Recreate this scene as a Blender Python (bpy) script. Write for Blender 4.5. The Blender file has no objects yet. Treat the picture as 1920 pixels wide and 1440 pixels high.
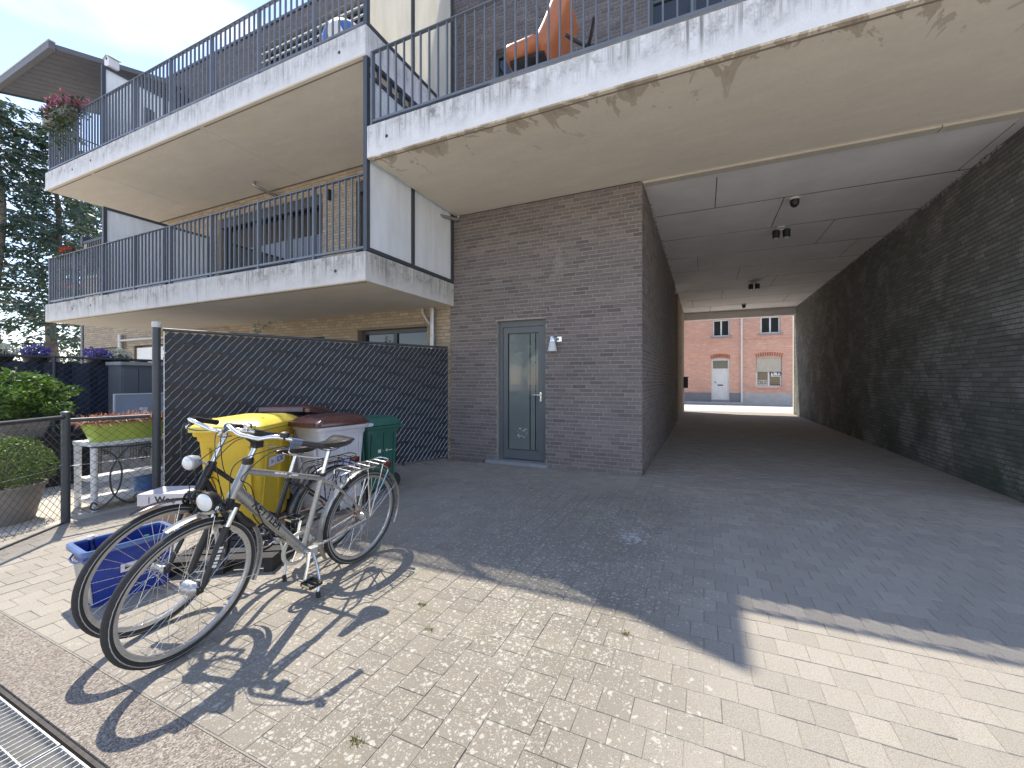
import bpy, bmesh, math, random
from mathutils import Vector, Matrix
random.seed(11)
R = math.radians
S = bpy.context.scene
C = S.collection

# ------------------------------------------------------------------ camera, sky, sun, exposure
cam_d = bpy.data.cameras.new('camera'); cam = bpy.data.objects.new('camera', cam_d); C.objects.link(cam)
CAM = Vector((0, 0, 1.40)); CANG = R(22.861)
cam.location = CAM; cam.rotation_euler = (R(90), 0, CANG)
cam_d.sensor_width = 36; cam_d.lens = 13.875; cam_d.shift_x = -0.025; cam_d.shift_y = -0.00417
cam_d.clip_start = 0.05; cam_d.clip_end = 500
S.camera = cam
S.render.resolution_x = 1024; S.render.resolution_y = 768
SUN = Vector((-0.525, 0.2155, 1.0)).normalized()
W = bpy.data.worlds.new('World'); S.world = W; W.use_nodes = True
nt = W.node_tree; nt.nodes.clear()
wo = nt.nodes.new('ShaderNodeOutputWorld'); bg = nt.nodes.new('ShaderNodeBackground')
sky = nt.nodes.new('ShaderNodeTexSky'); sky.sky_type = 'NISHITA'; sky.sun_disc = False
sky.sun_elevation = math.asin(SUN.z); sky.sun_rotation = math.atan2(SUN.x, SUN.y)
sky.air_density = 1.0; sky.dust_density = 0.1; sky.ozone_density = 1.5
bg.inputs['Strength'].default_value = 0.15
tc = nt.nodes.new('ShaderNodeTexCoord'); mp = nt.nodes.new('ShaderNodeMapping')
mp.inputs['Scale'].default_value = (1.0, 1.0, 2.6); mp.inputs['Rotation'].default_value = (0.5, 0.3, 0.9)
nz = nt.nodes.new('ShaderNodeTexNoise'); nz.inputs['Scale'].default_value = 2.1; nz.inputs['Detail'].default_value = 6
nz.inputs['Roughness'].default_value = 0.52; nz.inputs['Distortion'].default_value = 0.5
cr = nt.nodes.new('ShaderNodeValToRGB'); cr.color_ramp.elements[0].position = 0.50; cr.color_ramp.elements[1].position = 0.80
mx = nt.nodes.new('ShaderNodeMix'); mx.data_type = 'RGBA'
mx.inputs['B'].default_value = (5.0, 5.05, 5.1, 1)
L = nt.links.new
L(tc.outputs['Generated'], mp.inputs['Vector']); L(mp.outputs['Vector'], nz.inputs['Vector']); L(nz.outputs['Fac'], cr.inputs['Fac'])
tint = nt.nodes.new('ShaderNodeMix'); tint.data_type = 'RGBA'; tint.blend_type = 'MULTIPLY'; tint.inputs['Factor'].default_value = 1
tint.inputs['B'].default_value = (1.0, 0.905, 0.93, 1)
L(sky.outputs['Color'], tint.inputs['A'])
L(cr.outputs['Color'], mx.inputs['Factor']); L(tint.outputs['Result'], mx.inputs['A'])
L(mx.outputs['Result'], bg.inputs['Color']); L(bg.outputs['Background'], wo.inputs['Surface'])
sd = bpy.data.lights.new('sun', 'SUN'); sun = bpy.data.objects.new('sun', sd); C.objects.link(sun)
sd.energy = 2.9; sd.angle = R(0.53); sd.color = (1.0, 0.925, 0.80)
sun.rotation_euler = SUN.to_track_quat('Z', 'Y').to_euler(); sun.location = (-20, 8, 40)
S.view_settings.view_transform = 'Standard'; S.view_settings.look = 'None'
S.view_settings.gamma = 1; S.view_settings.use_curve_mapping = False
S.view_settings.exposure = 1.32
S.render.engine = 'CYCLES'
try:
    S.cycles.max_bounces = 10; S.cycles.diffuse_bounces = 6; S.cycles.transmission_bounces = 6
except Exception: pass

# ------------------------------------------------------------------ helpers: objects
OFF = {}
def tag(o, label=None, cat=None, group=None, kind=None):
    if label: o['label'] = label
    if cat: o['category'] = cat
    if group: o['group'] = group
    if kind: o['kind'] = kind
    return o
def thing(name, label, cat, loc, rot=None, group=None, kind=None):
    """Empty at the base of a thing. Without rot its parts are given in world coordinates."""
    o = bpy.data.objects.new(name, None); o.empty_display_size = 0.2; C.objects.link(o)
    o.location = loc
    if rot is None: OFF[o] = Vector(loc)
    else: o.rotation_euler = rot; OFF[o] = Vector((0, 0, 0))
    return tag(o, label, cat, group, kind)
def part_empty(name, parent, loc):
    o = bpy.data.objects.new(name, None); o.empty_display_size = 0.1; C.objects.link(o)
    o.parent = parent; o.location = Vector(loc) - OFF[parent]; OFF[o] = Vector(loc)
    return o
def spline(pts, n=8, closed=False):
    P = [Vector(p) for p in pts]; out = []; m = len(P)
    rng = range(m if closed else m - 1)
    for i in rng:
        g = lambda j: P[j % m] if closed else P[max(0, min(m - 1, j))]
        a, b, c, d = g(i - 1), g(i), g(i + 1), g(i + 2)
        for k in range(n):
            t = k / n
            out.append(0.5 * ((2 * b) + (c - a) * t + (2 * a - 5 * b + 4 * c - d) * t * t + (3 * b - a - 3 * c + d) * t ** 3))
    if not closed: out.append(P[-1])
    return out
class MB:
    def __init__(s): s.v = []; s.f = []; s.m = []; s.T = None; s.cm = 0
    def add(s, vs, fs):
        b = len(s.v)
        s.v += [(s.T @ Vector(p)) if s.T else Vector(p) for p in vs]
        s.f += [tuple(b + i for i in f) for f in fs]; s.m += [s.cm] * len(fs)
        return s
    def box(s, x0, x1, y0, y1, z0, z1):
        return s.add([(x0,y0,z0),(x1,y0,z0),(x1,y1,z0),(x0,y1,z0),(x0,y0,z1),(x1,y0,z1),(x1,y1,z1),(x0,y1,z1)],
                     [(0,3,2,1),(4,5,6,7),(0,1,5,4),(1,2,6,5),(2,3,7,6),(3,0,4,7)])
    def obox(s, c, ax, ay, az):
        c, ax, ay, az = map(Vector, (c, ax, ay, az)); vs = []
        for k in (-1, 1):
            for i, j in ((-1,-1),(1,-1),(1,1),(-1,1)): vs.append(c + ax*i + ay*j + az*k)
        return s.add(vs, [(0,3,2,1),(4,5,6,7),(0,1,5,4),(1,2,6,5),(2,3,7,6),(3,0,4,7)])
    def tube(s, pts, r, seg=8, closed=False, caps=True, flat=1.0):
        P = [Vector(p) for p in pts]; n = len(P)
        rr = r if isinstance(r, (list, tuple)) else [r] * n
        vs = []; fs = []; up = None
        for i, p in enumerate(P):
            if closed: t = P[(i+1) % n] - P[i-1]
            else: t = P[min(n-1, i+1)] - P[max(0, i-1)]
            if t.length < 1e-9: t = Vector((0,0,1))
            t.normalize()
            if up is None:
                up = Vector((0,0,1)) if abs(t.z) < 0.9 else Vector((1,0,0))
            a = up - t * up.dot(t)
            if a.length < 1e-6: a = t.orthogonal()
            a.normalize(); up = a; b = t.cross(a)
            for k in range(seg):
                th = 2*math.pi*k/seg
                vs.append(p + a*(math.cos(th)*rr[i]) + b*(math.sin(th)*rr[i]*flat))
        for i in range(n if closed else n-1):
            j = (i+1) % n
            for k in range(seg):
                l = (k+1) % seg
                fs.append((i*seg+k, i*seg+l, j*seg+l, j*seg+k))
        if caps and not closed:
            fs.append(tuple(range(seg-1, -1, -1))); fs.append(tuple((n-1)*seg+k for k in range(seg)))
        return s.add(vs, fs)
    def lathe(s, prof, c=(0,0,0), axis='Z', seg=24, ring=False):
        """prof: list of (radius, height along axis)."""
        vs = []; fs = []; n = len(prof); c = Vector(c)
        for r, h in prof:
            for k in range(seg):
                t = 2*math.pi*k/seg; a, b = r*math.cos(t), r*math.sin(t)
                q = {'Z': (a,b,h), 'X': (h,a,b), 'Y': (b,h,a)}[axis]
                vs.append(c + Vector(q))
        for i in range(n-1):
            for k in range(seg):
                l = (k+1) % seg
                fs.append((i*seg+k, i*seg+l, (i+1)*seg+l, (i+1)*seg+k))
        if ring:
            for k in range(seg):
                l = (k+1) % seg
                fs.append(((n-1)*seg+k, (n-1)*seg+l, l, k))
            return s.add(vs, fs)
        if prof[0][0] > 1e-5: fs.append(tuple(range(seg-1, -1, -1)))
        if prof[-1][0] > 1e-5: fs.append(tuple((n-1)*seg+k for k in range(seg)))
        return s.add(vs, fs)
    def loft(s, rings, cap=True):
        n = len(rings[0]); vs = [p for r in rings for p in r]; fs = []
        for i in range(len(rings)-1):
            for k in range(n):
                l = (k+1) % n
                fs.append((i*n+k, i*n+l, (i+1)*n+l, (i+1)*n+k))
        if cap:
            fs.append(tuple(range(n-1, -1, -1))); fs.append(tuple((len(rings)-1)*n+k for k in range(n)))
        return s.add(vs, fs)
    def prism(s, poly, a, b, n, o=(0,0,0)):
        """polygon in the (a,b) plane at o, extruded by vector n."""
        a, b, n, o = map(Vector, (a, b, n, o))
        p0 = [o + a*u + b*w for u, w in poly]; p1 = [p + n for p in p0]; k = len(poly)
        return s.add(p0 + p1, [tuple(range(k-1, -1, -1)), tuple(range(k, 2*k))] + [(i, (i+1) % k, k+(i+1) % k, k+i) for i in range(k)])
    def sphere(s, c, r, seg=14, rings=9):
        c = Vector(c); r = Vector(r) if not isinstance(r, (int, float)) else Vector((r,r,r))
        prof = []; vs = []; fs = []
        for i in range(rings+1):
            ph = math.pi*i/rings
            for k in range(seg):
                t = 2*math.pi*k/seg
                vs.append(c + Vector((r.x*math.sin(ph)*math.cos(t), r.y*math.sin(ph)*math.sin(t), -r.z*math.cos(ph))))
        for i in range(rings):
            for k in range(seg):
                l = (k+1) % seg; fs.append((i*seg+k, i*seg+l, (i+1)*seg+l, (i+1)*seg+k))
        return s.add(vs, fs)
    def build(s, name, mats, parent=None, smooth=False, at=None):
        if not s.v: return None
        if not isinstance(mats, (list, tuple)): mats = [mats]
        lo = [min(p[i] for p in s.v) for i in range(3)]; hi = [max(p[i] for p in s.v) for i in range(3)]
        c = Vector(at) if at is not None else Vector(((lo[0]+hi[0])/2, (lo[1]+hi[1])/2, lo[2]))
        me = bpy.data.meshes.new(name)
        me.from_pydata([tuple(p - c) for p in s.v], [], s.f)
        for m in mats: me.materials.append(m)
        if len(mats) > 1: me.polygons.foreach_set('material_index', s.m)
        me.polygons.foreach_set('use_smooth', [smooth]*len(me.polygons))
        if smooth:
            try: me.set_sharp_from_angle(angle=R(40))
            except Exception: pass
        me.update()
        o = bpy.data.objects.new(name, me); C.objects.link(o)
        place(o, parent, c)
        return o
def place(o, parent, c):
    c = Vector(c)
    if parent is None: o.location = c
    else: o.parent = parent; o.location = c - OFF[parent]
    OFF[o] = c
def inst(name, me, parent, c, rot=None):
    o = bpy.data.objects.new(name, me); C.objects.link(o); place(o, parent, c)
    if rot: o.rotation_euler = rot
    return o
def rrect(w, d, r, z, n=4, cx=0, cy=0):
    out = []
    for qx, qy, a0 in ((1,1,0),(-1,1,90),(-1,-1,180),(1,-1,270)):
        for k in range(n+1):
            t = R(a0 + 90*k/n)
            out.append((cx + qx*(w/2-r) + r*math.cos(t), cy + qy*(d/2-r) + r*math.sin(t), z))
    return out
def dup(root, loc, rotz=None, label=None):
    def cp(o, par):
        c = o.copy(); C.objects.link(c)
        if par: c.parent = par
        for ch in o.children: cp(ch, c)
        return c
    c = cp(root, None); c.location = loc
    if rotz is not None: c.rotation_euler = (0, 0, rotz)
    if label: c['label'] = label
    return c
def text_mesh(txt, size, bold=0.0, cuts=0):
    cu = bpy.data.curves.new('lettering', 'FONT'); cu.body = txt; cu.size = size; cu.align_x = 'CENTER'; cu.align_y = 'CENTER'
    cu.offset = bold; cu.resolution_u = 3
    o = bpy.data.objects.new('lettering', cu); C.objects.link(o)
    dg = bpy.context.evaluated_depsgraph_get(); dg.update()
    me = bpy.data.meshes.new_from_object(o.evaluated_get(dg))
    if cuts:
        bm = bmesh.new(); bm.from_mesh(me)
        for k in range(1, cuts):
            y = -size*.5 + size*k/cuts
            bmesh.ops.bisect_plane(bm, geom=bm.verts[:] + bm.edges[:] + bm.faces[:], plane_co=(0, y, 0), plane_no=(0, 1, 0))
        bm.to_mesh(me); bm.free()
    vs = [v.co.copy() for v in me.vertices]; fs = [tuple(p.vertices) for p in me.polygons]
    bpy.data.objects.remove(o); bpy.data.curves.remove(cu); bpy.data.meshes.remove(me)
    return vs, fs
def text(mb, txt, size, o, a, b, bold=0.0, sx=1.0):
    vs, fs = text_mesh(txt, size, bold); o, a, b = Vector(o), Vector(a), Vector(b)
    mb.add([o + a*(v.x*sx) + b*v.y for v in vs], fs)

# projection of the photograph's camera, used only to rank pieces by how large they show
FW = Vector((-math.sin(CANG), math.cos(CANG), 0)); RT = Vector((math.cos(CANG), math.sin(CANG), 0))
def proj(p):
    d = Vector(p) - CAM; t = d.dot(FW)
    if t < 0.05: return None
    return (1008 + 740*d.dot(RT)/t, 712 - 740*d.z/t, t)
def seen(p, m=40):
    q = proj(p)
    return q is not None and -m < q[0] < 1920+m and -m < q[1] < 1440+m

# ------------------------------------------------------------------ helpers: materials
class NT:
    def __init__(s, name):
        s.mat = bpy.data.materials.new(name); s.mat.use_nodes = True
        s.t = s.mat.node_tree; s.t.nodes.clear()
        s.out = s.n('OutputMaterial')
    def n(s, typ, **kw):
        nd = s.t.nodes.new('ShaderNode' + typ)
        for k, v in kw.items(): setattr(nd, k, v)
        return nd
    def l(s, a, b): s.t.links.new(a, b)
    def set(s, sock, v):
        if hasattr(v, 'node'): s.l(v, sock)
        elif isinstance(v, (tuple, list)) and len(v) == 3 and sock.type == 'RGBA': sock.default_value = (*v, 1)
        else: sock.default_value = v
    def pos(s): return s.n('NewGeometry').outputs['Position']
    def obj(s): return s.n('TexCoord').outputs['Object']
    def mapv(s, v, sc=(1,1,1), loc=(0,0,0)):
        m = s.n('Mapping'); s.l(v, m.inputs['Vector']); m.inputs['Scale'].default_value = sc; m.inputs['Location'].default_value = loc
        return m.outputs['Vector']
    def noise(s, v, scale, detail=4, rough=.55, dist=0):
        x = s.n('TexNoise'); s.l(v, x.inputs['Vector'])
        x.inputs['Scale'].default_value = scale; x.inputs['Detail'].default_value = detail
        x.inputs['Roughness'].default_value = rough; x.inputs['Distortion'].default_value = dist
        return x.outputs['Fac']
    def voro(s, v, scale, feat='F1', out='Distance'):
        x = s.n('TexVoronoi'); x.feature = feat; s.l(v, x.inputs['Vector']); x.inputs['Scale'].default_value = scale
        return x.outputs[out]
    def ramp(s, f, *stops):
        x = s.n('ValToRGB'); s.l(f, x.inputs['Fac']); e = x.color_ramp.elements
        while len(e) < len(stops): e.new(0.5)
        for i, (p, c) in enumerate(stops):
            e[i].position = p; e[i].color = (c, c, c, 1) if isinstance(c, (int, float)) else (*c, 1)
        return x.outputs['Color']
    def mix(s, f, a, b, mode='MIX'):
        x = s.n('Mix', data_type='RGBA', blend_type=mode)
        s.set(x.inputs['Factor'], f); s.set(x.inputs['A'], a); s.set(x.inputs['B'], b)
        return x.outputs['Result']
    def math(s, op, a, b=0.0, clamp=False):
        x = s.n('Math', operation=op); x.use_clamp = clamp; s.set(x.inputs[0], a); s.set(x.inputs[1], b)
        return x.outputs[0]
    def rnd(s):
        g = s.n('NewGeometry').outputs['Random Per Island']; o = s.n('ObjectInfo').outputs['Random']
        return s.math('FRACT', s.math('ADD', g, o))
    def sep(s, v):
        x = s.n('SeparateXYZ'); s.l(v, x.inputs[0]); return x.outputs
    def bump(s, h, strength=.3, dist=.01):
        b = s.n('Bump'); s.l(h, b.inputs['Height']); b.inputs['Strength'].default_value = strength; b.inputs['Distance'].default_value = dist
        return b.outputs['Normal']
    def bsdf(s, col, rough=.6, metal=0, normal=None, **kw):
        b = s.n('BsdfPrincipled'); s.set(b.inputs['Base Color'], col); s.set(b.inputs['Roughness'], rough); s.set(b.inputs['Metallic'], metal)
        if normal is not None: s.l(normal, b.inputs['Normal'])
        for k, v in kw.items(): s.set(b.inputs[k], v)
        s.l(b.outputs[0], s.out.inputs['Surface']); return s.mat
def plain(name, col, rough=.5, metal=0, var=.12, vs=8, bump=0.0, bs=120, scuff=0.0, **kw):
    m = NT(name); p = m.pos()
    n = m.noise(p, vs, 5, .6)
    lo = tuple(c*(1-var) for c in col); hi = tuple(min(1, c*(1+var)) for c in col)
    c = m.mix(m.ramp(n, (.3, 0), (.7, 1)), lo, hi)
    if scuff:
        s1 = m.ramp(m.noise(m.mapv(p, (6, 6, 22)), 3.2, 6, .75), (.56, 0), (.66, scuff))
        c = m.mix(s1, c, tuple(k*.55+.12 for k in col))
        s2 = m.ramp(m.noise(p, 5.5, 6, .7), (.48, 0), (.72, scuff*.9))
        c = m.mix(s2, c, tuple(k*.55 for k in col))
    rr = m.math('ADD', m.math('MULTIPLY', m.math('SUBTRACT', m.noise(p, vs*3, 3), .5), .25), rough, True)
    nb = m.bump(m.noise(p, bs, 3), bump, .004) if bump else None
    return m.bsdf(c, rr, metal, nb, **kw)
def brick_mat(name, cols, var, white=0.0, wlo=.60, algae=None, dark=0.0):
    m = NT(name); p = m.pos()
    c = m.ramp(m.rnd(), *[(i/(len(cols)-1)*.98+.01, k) for i, k in enumerate(cols)])
    n = m.noise(p, 26, 6, .68)
    c = m.mix(m.ramp(n, (.3, 0), (.72, 1)), c, m.mix(1.0, c, (1+var, 1+var, 1+var), 'MULTIPLY'))
    c = m.mix(m.math('MULTIPLY', m.ramp(m.noise(p, .9, 3), (.35, 0), (.7, 1)), .35), c, m.mix(1.0, c, (.72, .72, .74), 'MULTIPLY'))
    if algae:
        z = m.sep(p)[2]
        f = m.math('MULTIPLY', m.ramp(m.math('MULTIPLY', z, .25), (0, .8), (.75, .1)), m.ramp(m.noise(p, 1.1, 5), (.3, 0), (.6, 1)), True)
        c = m.mix(f, c, algae)
    if white:
        w1 = m.ramp(m.noise(p, 1.7, 2, .5), (wlo, 0), (wlo+.09, 1))
        w2 = m.ramp(m.noise(p, 38, 5, .7), (.38, 0), (.62, 1))
        c = m.mix(m.math('MULTIPLY', m.math('MULTIPLY', w1, w2), white), c, (.46, .45, .43))
        w3 = m.ramp(m.noise(p, 7.5, 4, .7), (.695, 0), (.72, 1))
        c = m.mix(m.math('MULTIPLY', w3, .7), c, (.5, .49, .47))
    nb = m.bump(m.noise(p, 120, 5, .65), .55, .004)
    return m.bsdf(c, .88, 0, nb)
def mortar_mat(name, col, algae=None):
    m = NT(name); p = m.pos()
    c = m.mix(m.noise(p, 3.5, 5), tuple(k*.72 for k in col), tuple(k*1.2 for k in col))
    if algae: c = m.mix(m.ramp(m.noise(p, 1.1, 5), (.3, 0), (.6, .7)), c, algae)
    return m.bsdf(c, .95, 0, m.bump(m.noise(p, 240, 3), .5, .003))
def concrete_face(name, col, dark, amt, ztop):
    """board-cast concrete edge with vertical rain streaks running down from its top"""
    m = NT(name); p = m.pos(); s = m.sep(p)
    base = m.mix(m.noise(p, 5, 6, .6), tuple(k*.84 for k in col), tuple(min(1, k*1.1) for k in col))
    base = m.mix(m.ramp(m.noise(p, 60, 4, .7), (.35, 0), (.75, .35)), base, tuple(k*.66 for k in col))
    v = m.mapv(p, (9, 9, .35))
    st = m.ramp(m.noise(v, 2.0, 6, .7), (.40, 0), (.62, 1))
    dz = m.math('MULTIPLY', m.math('SUBTRACT', ztop, s[2]), 2.3)      # 0 at the top edge, ~1 at the foot
    reach = m.math('SUBTRACT', m.math('ADD', m.noise(m.mapv(p, (2.2, 2.2, .1)), 2, 4, .6), .36), dz, True)
    fine = m.ramp(m.noise(m.mapv(p, (31, 31, .8)), 1.7, 4, .6), (.38, .25), (.58, 1))
    patch = m.ramp(m.noise(m.mapv(p, (1, 1, .3)), .85, 4, .65), (.30, .30), (.56, 1))
    blot = m.ramp(m.noise(p, 6.5, 6, .72), (.44, 0), (.66, .95))
    st = m.math('MAXIMUM', m.math('MULTIPLY', m.math('MULTIPLY', st, fine), patch), m.math('MULTIPLY', blot, m.math('MULTIPLY', patch, .95)))
    f = m.math('MULTIPLY', m.math('MULTIPLY', st, m.ramp(reach, (.02, 0), (.5, 1))), amt, True)
    c = m.mix(f, base, dark)
    sp = m.ramp(m.noise(p, 55, 3, .6), (.66, 0), (.71, .6))
    c = m.mix(m.math('MULTIPLY', sp, m.ramp(reach, (.1, 0), (.6, 1))), c, (.62, .62, .6))
    nb = m.bump(m.math('ADD', m.noise(p, 90, 5, .7), m.math('MULTIPLY', m.noise(p, 9, 3), .7)), .35, .006)
    return m.bsdf(c, .9, 0, nb)
def soffit_mat(name, col, stain, yedge):
    m = NT(name); p = m.pos(); s = m.sep(p)
    c = m.mix(m.noise(m.mapv(p, (1, 3, 1)), 1.6, 6, .6), tuple(k*.86 for k in col), tuple(k*1.1 for k in col))
    c = m.mix(m.ramp(m.noise(p, 14, 5, .7), (.3, .22), (.6, 0)), c, tuple(k*.75 for k in col))
    if stain:
        q = m.mapv(p, (1, .55, 1))
        a = m.noise(q, 2.6, 7, .62, 1.6)
        edge = m.ramp(m.math('MULTIPLY', m.math('SUBTRACT', s[1], yedge), .55), (0, .17), (.22, .05), (.75, -.0))
        f = m.ramp(m.math('ADD', a, edge), (.64, 0), (.665, .75), (.72, .55), (.8, .9))
        b = m.ramp(m.math('MULTIPLY', m.math('SUBTRACT', s[1], yedge), .9), (0, 1), (.9, 0))
        c = m.mix(m.math('MULTIPLY', f, m.math('MULTIPLY', b, .85)), c, stain)
    c = m.mix(m.ramp(m.noise(p, 31, 2, .5), (.735, 0), (.76, .55)), c, tuple(k*.42 for k in col))
    c = m.mix(m.ramp(m.noise(m.mapv(p, (.5, 2.2, 1)), 2.3, 5, .7), (.5, 0), (.75, .3)), c, tuple(k*.78 for k in col))
    return m.bsdf(c, .9, 0, m.bump(m.noise(p, 40, 4), .15, .004))
def paver_mat(name, col, lichen, joint=False):
    m = NT(name); p = m.pos(); s = m.sep(p)
    r = m.rnd()
    c = m.mix(r, tuple(k*.86 for k in col), tuple(k*1.1 for k in col))
    big = m.noise(p, .8, 4)
    c = m.mix(m.ramp(big, (.35, 0), (.7, .5)), c, tuple(k*q for k, q in zip(col, (.80, .79, .80))))
    g = m.noise(p, 210, 3, .75)
    c = m.mix(m.ramp(g, (.34, 1), (.48, 0)), c, tuple(k*.52 for k in col))
    c = m.mix(m.ramp(m.voro(p, 170), (.16, .75), (.3, 0)), c, tuple(min(1, k*1.45) for k in col))
    if lichen:
        # weathered darker skin and pale lichen rosettes, strongest in the unused parking bay
        mx_ = m.math('MULTIPLY', m.math('ADD', s[0], 3.6), .42, True)
        mx2 = m.math('MULTIPLY', m.math('SUBTRACT', 0.15, s[0]), 1.5, True)
        my = m.math('MULTIPLY', m.math('SUBTRACT', 5.35, s[1]), 1.4, True)
        zone = m.math('MULTIPLY', m.math('MULTIPLY', mx_, mx2), my)
        c = m.mix(m.math('MULTIPLY', zone, .92), c, m.mix(1.0, c, (.65, .635, .615), 'MULTIPLY'))
        c = m.mix(m.math('MULTIPLY', m.ramp(m.noise(p, 3.4, 5, .7), (.5, 0), (.72, .5)), zone), c, (.25, .225, .15))
        wob = m.n('VectorMath', operation='ADD'); m.l(p, wob.inputs[0])
        tn = m.n('TexNoise'); m.l(p, tn.inputs['Vector']); tn.inputs['Scale'].default_value = 42; tn.inputs['Detail'].default_value = 3
        sc = m.n('VectorMath', operation='SCALE'); m.l(tn.outputs['Color'], sc.inputs[0]); sc.inputs['Scale'].default_value = .034
        m.l(sc.outputs[0], wob.inputs[1]); q = wob.outputs[0]
        dens = m.ramp(m.noise(p, 1.35, 4, .62), (.30, .12), (.62, 1))
        for scl, a, b in ((24, .24, .31), (40, .26, .33), (66, .27, .36), (110, .26, .36)):
            vr = m.voro(q, scl); th = m.ramp(vr, (a, 1), (b, 0))
            cell = m.voro(q, scl, 'F1', 'Color'); k = m.sep(cell)[0]
            keep = m.math('LESS_THAN', k, m.math('MULTIPLY', m.math('MULTIPLY', dens, zone), .62))
            c = m.mix(m.math('MULTIPLY', m.math('MULTIPLY', th, keep), .62), c, (.52, .50, .43))
        # splash of white paint on the driveway edge
        dx = m.math('SUBTRACT', s[0], -.58); dy = m.math('SUBTRACT', s[1], 3.55)
        d2 = m.math('SQRT', m.math('ADD', m.math('POWER', m.math('MULTIPLY', dx, 1.0), 2), m.math('POWER', m.math('MULTIPLY', dy, .8), 2)))
        pm = m.math('SUBTRACT', m.noise(m.mapv(q, (1, 2.4, 1)), 16, 5, .7), m.math('MULTIPLY', d2, .75))
        c = m.mix(m.ramp(pm, (.45, 0), (.50, .55)), c, (.66, .67, .68))
    nb = m.bump(m.math('ADD', g, m.noise(p, 480, 2)), .6, .004)
    return m.bsdf(c, .9, 0, nb)
def leaf_mat(name, c1, c2, trans=.35, rough=.5):
    m = NT(name); r = m.rnd(); p = m.pos()
    c = m.mix(r, c1, c2)
    c = m.mix(m.ramp(m.noise(p, 3, 3), (.35, 0), (.65, .5)), c, tuple(k*.6 for k in c1))
    a = m.n('BsdfPrincipled'); m.set(a.inputs['Base Color'], c); m.set(a.inputs['Roughness'], rough)
    t = m.n('BsdfTranslucent'); m.set(t.inputs['Color'], m.mix(1.0, c, (1.2, 1.25, .7), 'MULTIPLY'))
    x = m.n('MixShader'); x.inputs[0].default_value = trans
    m.l(a.outputs[0], x.inputs[1]); m.l(t.outputs[0], x.inputs[2]); m.l(x.outputs[0], m.out.inputs['Surface'])
    return m.mat
def frosted(name, col, trans, rough=.35):
    m = NT(name); p = m.pos()
    c = m.mix(m.ramp(m.noise(m.mapv(p, (1, 3, .5)), 2.5, 6, .65), (.35, 0), (.7, 1)), col, tuple(k*.86 for k in col))
    a = m.n('BsdfPrincipled'); m.set(a.inputs['Base Color'], c); m.set(a.inputs['Roughness'], rough)
    t = m.n('BsdfTranslucent'); m.set(t.inputs['Color'], c)
    x = m.n('MixShader'); x.inputs[0].default_value = trans
    m.l(a.outputs[0], x.inputs[1]); m.l(t.outputs[0], x.inputs[2]); m.l(x.outputs[0], m.out.inputs['Surface'])
    return m.mat
def clear_glass(name, tint):
    m = NT(name)
    a = m.n('BsdfGlossy'); a.inputs['Roughness'].default_value = .02
    t = m.n('BsdfTransparent'); m.set(t.inputs['Color'], tint)
    fr = m.n('Fresnel'); fr.inputs['IOR'].default_value = 1.5
    x = m.n('MixShader'); m.l(fr.outputs[0], x.inputs[0])
    m.l(t.outputs[0], x.inputs[1]); m.l(a.outputs[0], x.inputs[2]); m.l(x.outputs[0], m.out.inputs['Surface'])
    return m.mat

m_brick = brick_mat('grey brown brick', [(.125,.108,.102), (.180,.154,.143), (.152,.131,.124), (.215,.184,.168), (.165,.14,.129)], .28, .75, .69)
m_mortar = mortar_mat('grey mortar', (.37,.335,.305))
m_brick_up = brick_mat('purple grey brick', [(.085,.078,.080), (.12,.108,.11), (.10,.092,.096), (.14,.125,.125)], .3)
m_mortar_up = mortar_mat('pale mortar', (.24,.23,.22))
m_brick_t = brick_mat('passage brick', [(.125,.125,.116), (.155,.153,.143), (.205,.205,.192), (.135,.132,.125), (.175,.172,.162)], .3, .45, .54, (.045,.062,.035))
m_mortar_t = mortar_mat('dark mortar', (.11,.11,.10), (.065,.08,.055))
m_brick_b = brick_mat('tan brick', [(.36,.29,.20), (.42,.34,.24), (.33,.265,.19), (.46,.385,.28), (.39,.30,.20)], .18)
m_mortar_b = mortar_mat('tan mortar', (.27,.22,.165))
m_brick_r = brick_mat('red brick', [(.64,.34,.235), (.72,.41,.30), (.68,.37,.265), (.76,.48,.37)], .25)
m_mortar_r = mortar_mat('pale joint', (.60,.52,.46))
m_conc_r = concrete_face('streaked concrete edge', (.80,.79,.77), (.105,.098,.082), .95, 4.72)
m_conc_u = concrete_face('upper concrete edge', (.76,.75,.735), (.17,.16,.15), .72, 6.06)
m_conc_l = concrete_face('lower concrete edge', (.66,.645,.61), (.115,.107,.09), .92, 3.10)
m_soff_r = soffit_mat('stained soffit', (.80,.725,.60), (.27,.20,.125), 3.88)
m_soff = soffit_mat('soffit', (.75,.68,.565), None, 3.88)
m_paver = paver_mat('concrete paver', (.368,.334,.280), True)
m_joint = paver_mat('joint sand', (.34,.315,.26), False)
m_aggr = None
m_steel = plain('slate painted steel', (.135,.152,.178), .42, .0, .08, 6)
m_steel_d = plain('dark painted steel', (.055,.063,.072), .45, .0, .1, 6)
m_frame = plain('anthracite window frame', (.070,.082,.086), .42, 0, .06, 5)
m_frame2 = plain('grey door frame', (.125,.138,.142), .40, 0, .06, 5)
m_zinc = plain('weathered zinc', (.42,.43,.45), .38, .75, .15, 14)
m_galv = plain('galvanised steel', (.60,.62,.64), .35, .85, .15, 20)
m_chrome = plain('polished aluminium', (.78,.78,.77), .2, 1, .06, 20)
m_alu = plain('silver paint', (.36,.355,.34), .30, .55, .08, 12)
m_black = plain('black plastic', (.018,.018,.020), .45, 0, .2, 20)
m_rubber = plain('tyre rubber', (.030,.029,.028), .78, 0, .2, 60, .4, 300)
m_blackpaint = plain('gloss black paint', (.020,.019,.021), .22, 0, .1, 20)
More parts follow.
